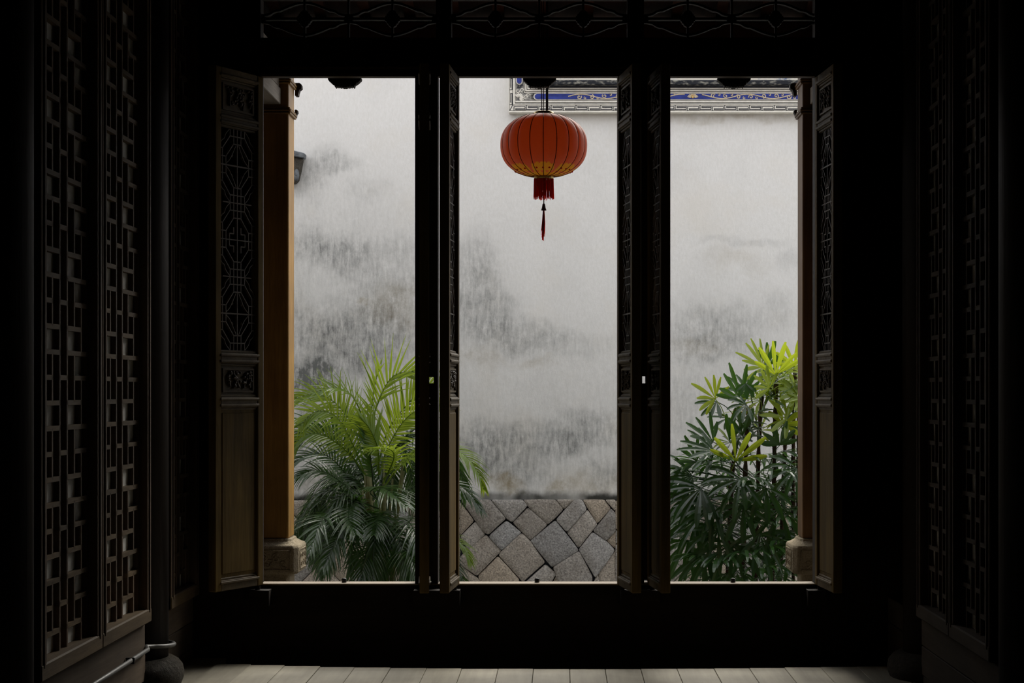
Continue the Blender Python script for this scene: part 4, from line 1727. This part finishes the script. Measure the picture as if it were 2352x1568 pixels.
# canes with fibrous sheaths
canes = [((1775, 1330), (1778, 1080), (1783, 870), 0), ((1735, 1330), (1742, 1050), (1750, 900), .15), ((1705, 1330), (1712, 1080), (1718, 955), -.12),
         ((1822, 1330), (1822, 1060), (1826, 850), .1), ((1836, 1330), (1834, 1060), (1838, 900), -.1), ((1668, 1330), (1680, 1120), (1690, 1000), .05),
         ((1790, 1330), (1800, 1100), (1806, 960), .25)]
for b, c, d, dy in canes:
    pts = catmull([P(b[0], b[1] + 60, YR + dy), P(c[0], c[1], YR + dy), P(d[0], d[1], YR + dy)], 10)
    m = MB()
    m.tube(pts, [0.017 + 0.004 * math.sin(i * 2.1) for i in range(len(pts))], 8)
    cn = m.build('cane', M['cane'], rp)
    m = MB()
    for k in range(70):
        p = pts[rs2.randrange(4, len(pts))] + Vector((0, 0, rs2.uniform(-.02, .02)))
        a = rs2.uniform(0, 6.28)
        m.tube([p, p + Vector((0.035 * math.cos(a), 0.035 * math.sin(a), rs2.uniform(.01, .05)))], 0.0012, 3, False)
    tag(m.build('fibre', M['cane'], cn), kind='stuff')

FB, FG = M['fan_backlit'], M['fan_leaf']
UPF = Vector((0, -0.75, 0.55))


def FL(px, py, dy, deg, spread, ns, lpx, mat, droop=.2, wpx=11, tilt=None, foot=None):
    hub = P(px, py, YR + dy)
    a = math.radians(deg)
    ax = Vector((math.cos(a), -0.25, math.sin(a)))
    f = P(foot[0], foot[1], YR + dy * .5) if foot else hub + Vector(((rc_.x - hub.x) * .5, -dy * .5, -0.16))
    fan_leaf(hub, ax, tilt or UPF, math.radians(spread * 1.12), ns, lpx * 1.15 / 289.4, wpx * 1.05 / 289.4, droop, mat, f)


# upper crown, leaf by leaf
FL(1643, 916, -.1, 135, 170, 8, 58, FB, .25, 9, foot=(1672, 975))
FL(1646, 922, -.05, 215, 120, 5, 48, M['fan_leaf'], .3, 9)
FL(1781, 861, -.2, 88, 100, 6, 70, FB, .1, 10.5)
FL(1767, 891, -.25, 130, 130, 6, 50, FB, .1, 9.5)
FL(1753, 843, 0, 138, 130, 8, 70, FB, .15, 9)
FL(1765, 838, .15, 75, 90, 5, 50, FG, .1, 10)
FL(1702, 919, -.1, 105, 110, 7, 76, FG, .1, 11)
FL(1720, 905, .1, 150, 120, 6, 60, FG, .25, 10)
FL(1824, 842, 0, 80, 150, 7, 54, FB, .1, 9.5)
FL(1830, 905, -.15, 160, 170, 7, 50, FB, .3, 11)
FL(1808, 960, -.2, 150, 170, 6, 60, FB, .25, 12)
FL(1800, 975, -.1, 60, 150, 6, 52, FB, .3, 12)
FL(1790, 870, .2, 20, 160, 8, 56, FB, .5, 10)
FL(1786, 868, .1, 200, 140, 7, 54, FB, .6, 10)
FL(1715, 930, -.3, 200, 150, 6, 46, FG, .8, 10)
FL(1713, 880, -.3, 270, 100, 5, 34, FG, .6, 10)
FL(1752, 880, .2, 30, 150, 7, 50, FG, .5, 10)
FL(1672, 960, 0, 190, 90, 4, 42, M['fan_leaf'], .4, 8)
FL(1690, 1058, -.35, 85, 130, 6, 78, FB, .05, 12, foot=(1670, 1120))
FL(1705, 1000, -.2, 98, 50, 3, 70, FG, .05, 14)
FL(1675, 1010, -.1, 78, 40, 3, 66, FG, .05, 12)
FL(1638, 1015, -.2, 140, 130, 7, 66, FG, .2, 11)
FL(1640, 1035, -.3, 175, 110, 7, 78, FG, .25, 12)
FL(1791, 1022, -.2, 95, 130, 6, 50, FG, .1, 12)
FL(1600, 1060, -.2, 130, 120, 6, 56, FG, .3, 11)
# drooping fans of the skirt
for spec in ((1794, 1169, -.45, 250, 150, 7, 84), (1707, 1162, -.5, 250, 190, 8, 66), (1640, 1160, -.4, 215, 120, 8, 88), (1678, 1250, -.5, 255, 170, 8, 92),
             (1745, 1225, -.5, 285, 150, 7, 90), (1618, 1272, -.35, 245, 110, 7, 74), (1590, 1092, -.25, 190, 120, 8, 70), (1582, 1135, -.2, 205, 120, 8, 72),
             (1610, 1120, -.4, 225, 130, 8, 80), (1760, 1120, -.5, 240, 160, 7, 62), (1700, 1100, -.5, 225, 150, 7, 72), (1830, 1075, -.4, 215, 150, 7, 66),
             (1600, 1190, -.2, 225, 120, 8, 84), (1580, 1240, -.1, 240, 110, 7, 80), (1650, 1215, -.45, 235, 140, 8, 80), (1830, 1240, -.3, 250, 160, 7, 80)):
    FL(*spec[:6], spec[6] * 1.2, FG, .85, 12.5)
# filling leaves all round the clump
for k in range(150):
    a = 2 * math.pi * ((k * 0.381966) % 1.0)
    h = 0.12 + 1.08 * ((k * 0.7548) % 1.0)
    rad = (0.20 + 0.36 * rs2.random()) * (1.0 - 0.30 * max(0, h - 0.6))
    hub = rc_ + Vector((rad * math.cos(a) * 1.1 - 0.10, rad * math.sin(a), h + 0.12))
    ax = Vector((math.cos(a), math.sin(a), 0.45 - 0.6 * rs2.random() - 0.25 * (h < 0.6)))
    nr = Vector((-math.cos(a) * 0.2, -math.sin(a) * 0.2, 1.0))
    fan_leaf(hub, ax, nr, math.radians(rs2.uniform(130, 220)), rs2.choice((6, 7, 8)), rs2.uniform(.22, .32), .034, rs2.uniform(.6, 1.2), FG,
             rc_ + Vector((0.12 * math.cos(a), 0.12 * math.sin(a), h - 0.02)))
# crowns at the tops of the tall canes
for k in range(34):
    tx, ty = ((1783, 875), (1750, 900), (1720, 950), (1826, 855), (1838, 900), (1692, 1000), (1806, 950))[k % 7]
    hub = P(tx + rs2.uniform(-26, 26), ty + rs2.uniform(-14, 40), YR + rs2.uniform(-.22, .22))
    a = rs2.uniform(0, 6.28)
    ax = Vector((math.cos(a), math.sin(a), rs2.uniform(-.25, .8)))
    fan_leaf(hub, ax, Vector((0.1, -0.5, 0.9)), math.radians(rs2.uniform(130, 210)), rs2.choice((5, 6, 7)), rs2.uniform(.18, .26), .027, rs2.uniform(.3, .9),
             FB if rs2.random() < (0.5 if ty < 910 else 0.15) else FG, P(tx, ty + 40, YR))
# dry flower spray
m = MB()
for k in range(70):
    q = P(1712 + rs2.gauss(0, 12), 940 + rs2.gauss(0, 9), YR - .2 + rs2.uniform(-.05, .05))
    m.ball(q, .006, .006, .006, 5, 4)
tag(m.build('flower_spray', M['flower'], rp, smooth=True), 'dry brown flower spray', kind='stuff')
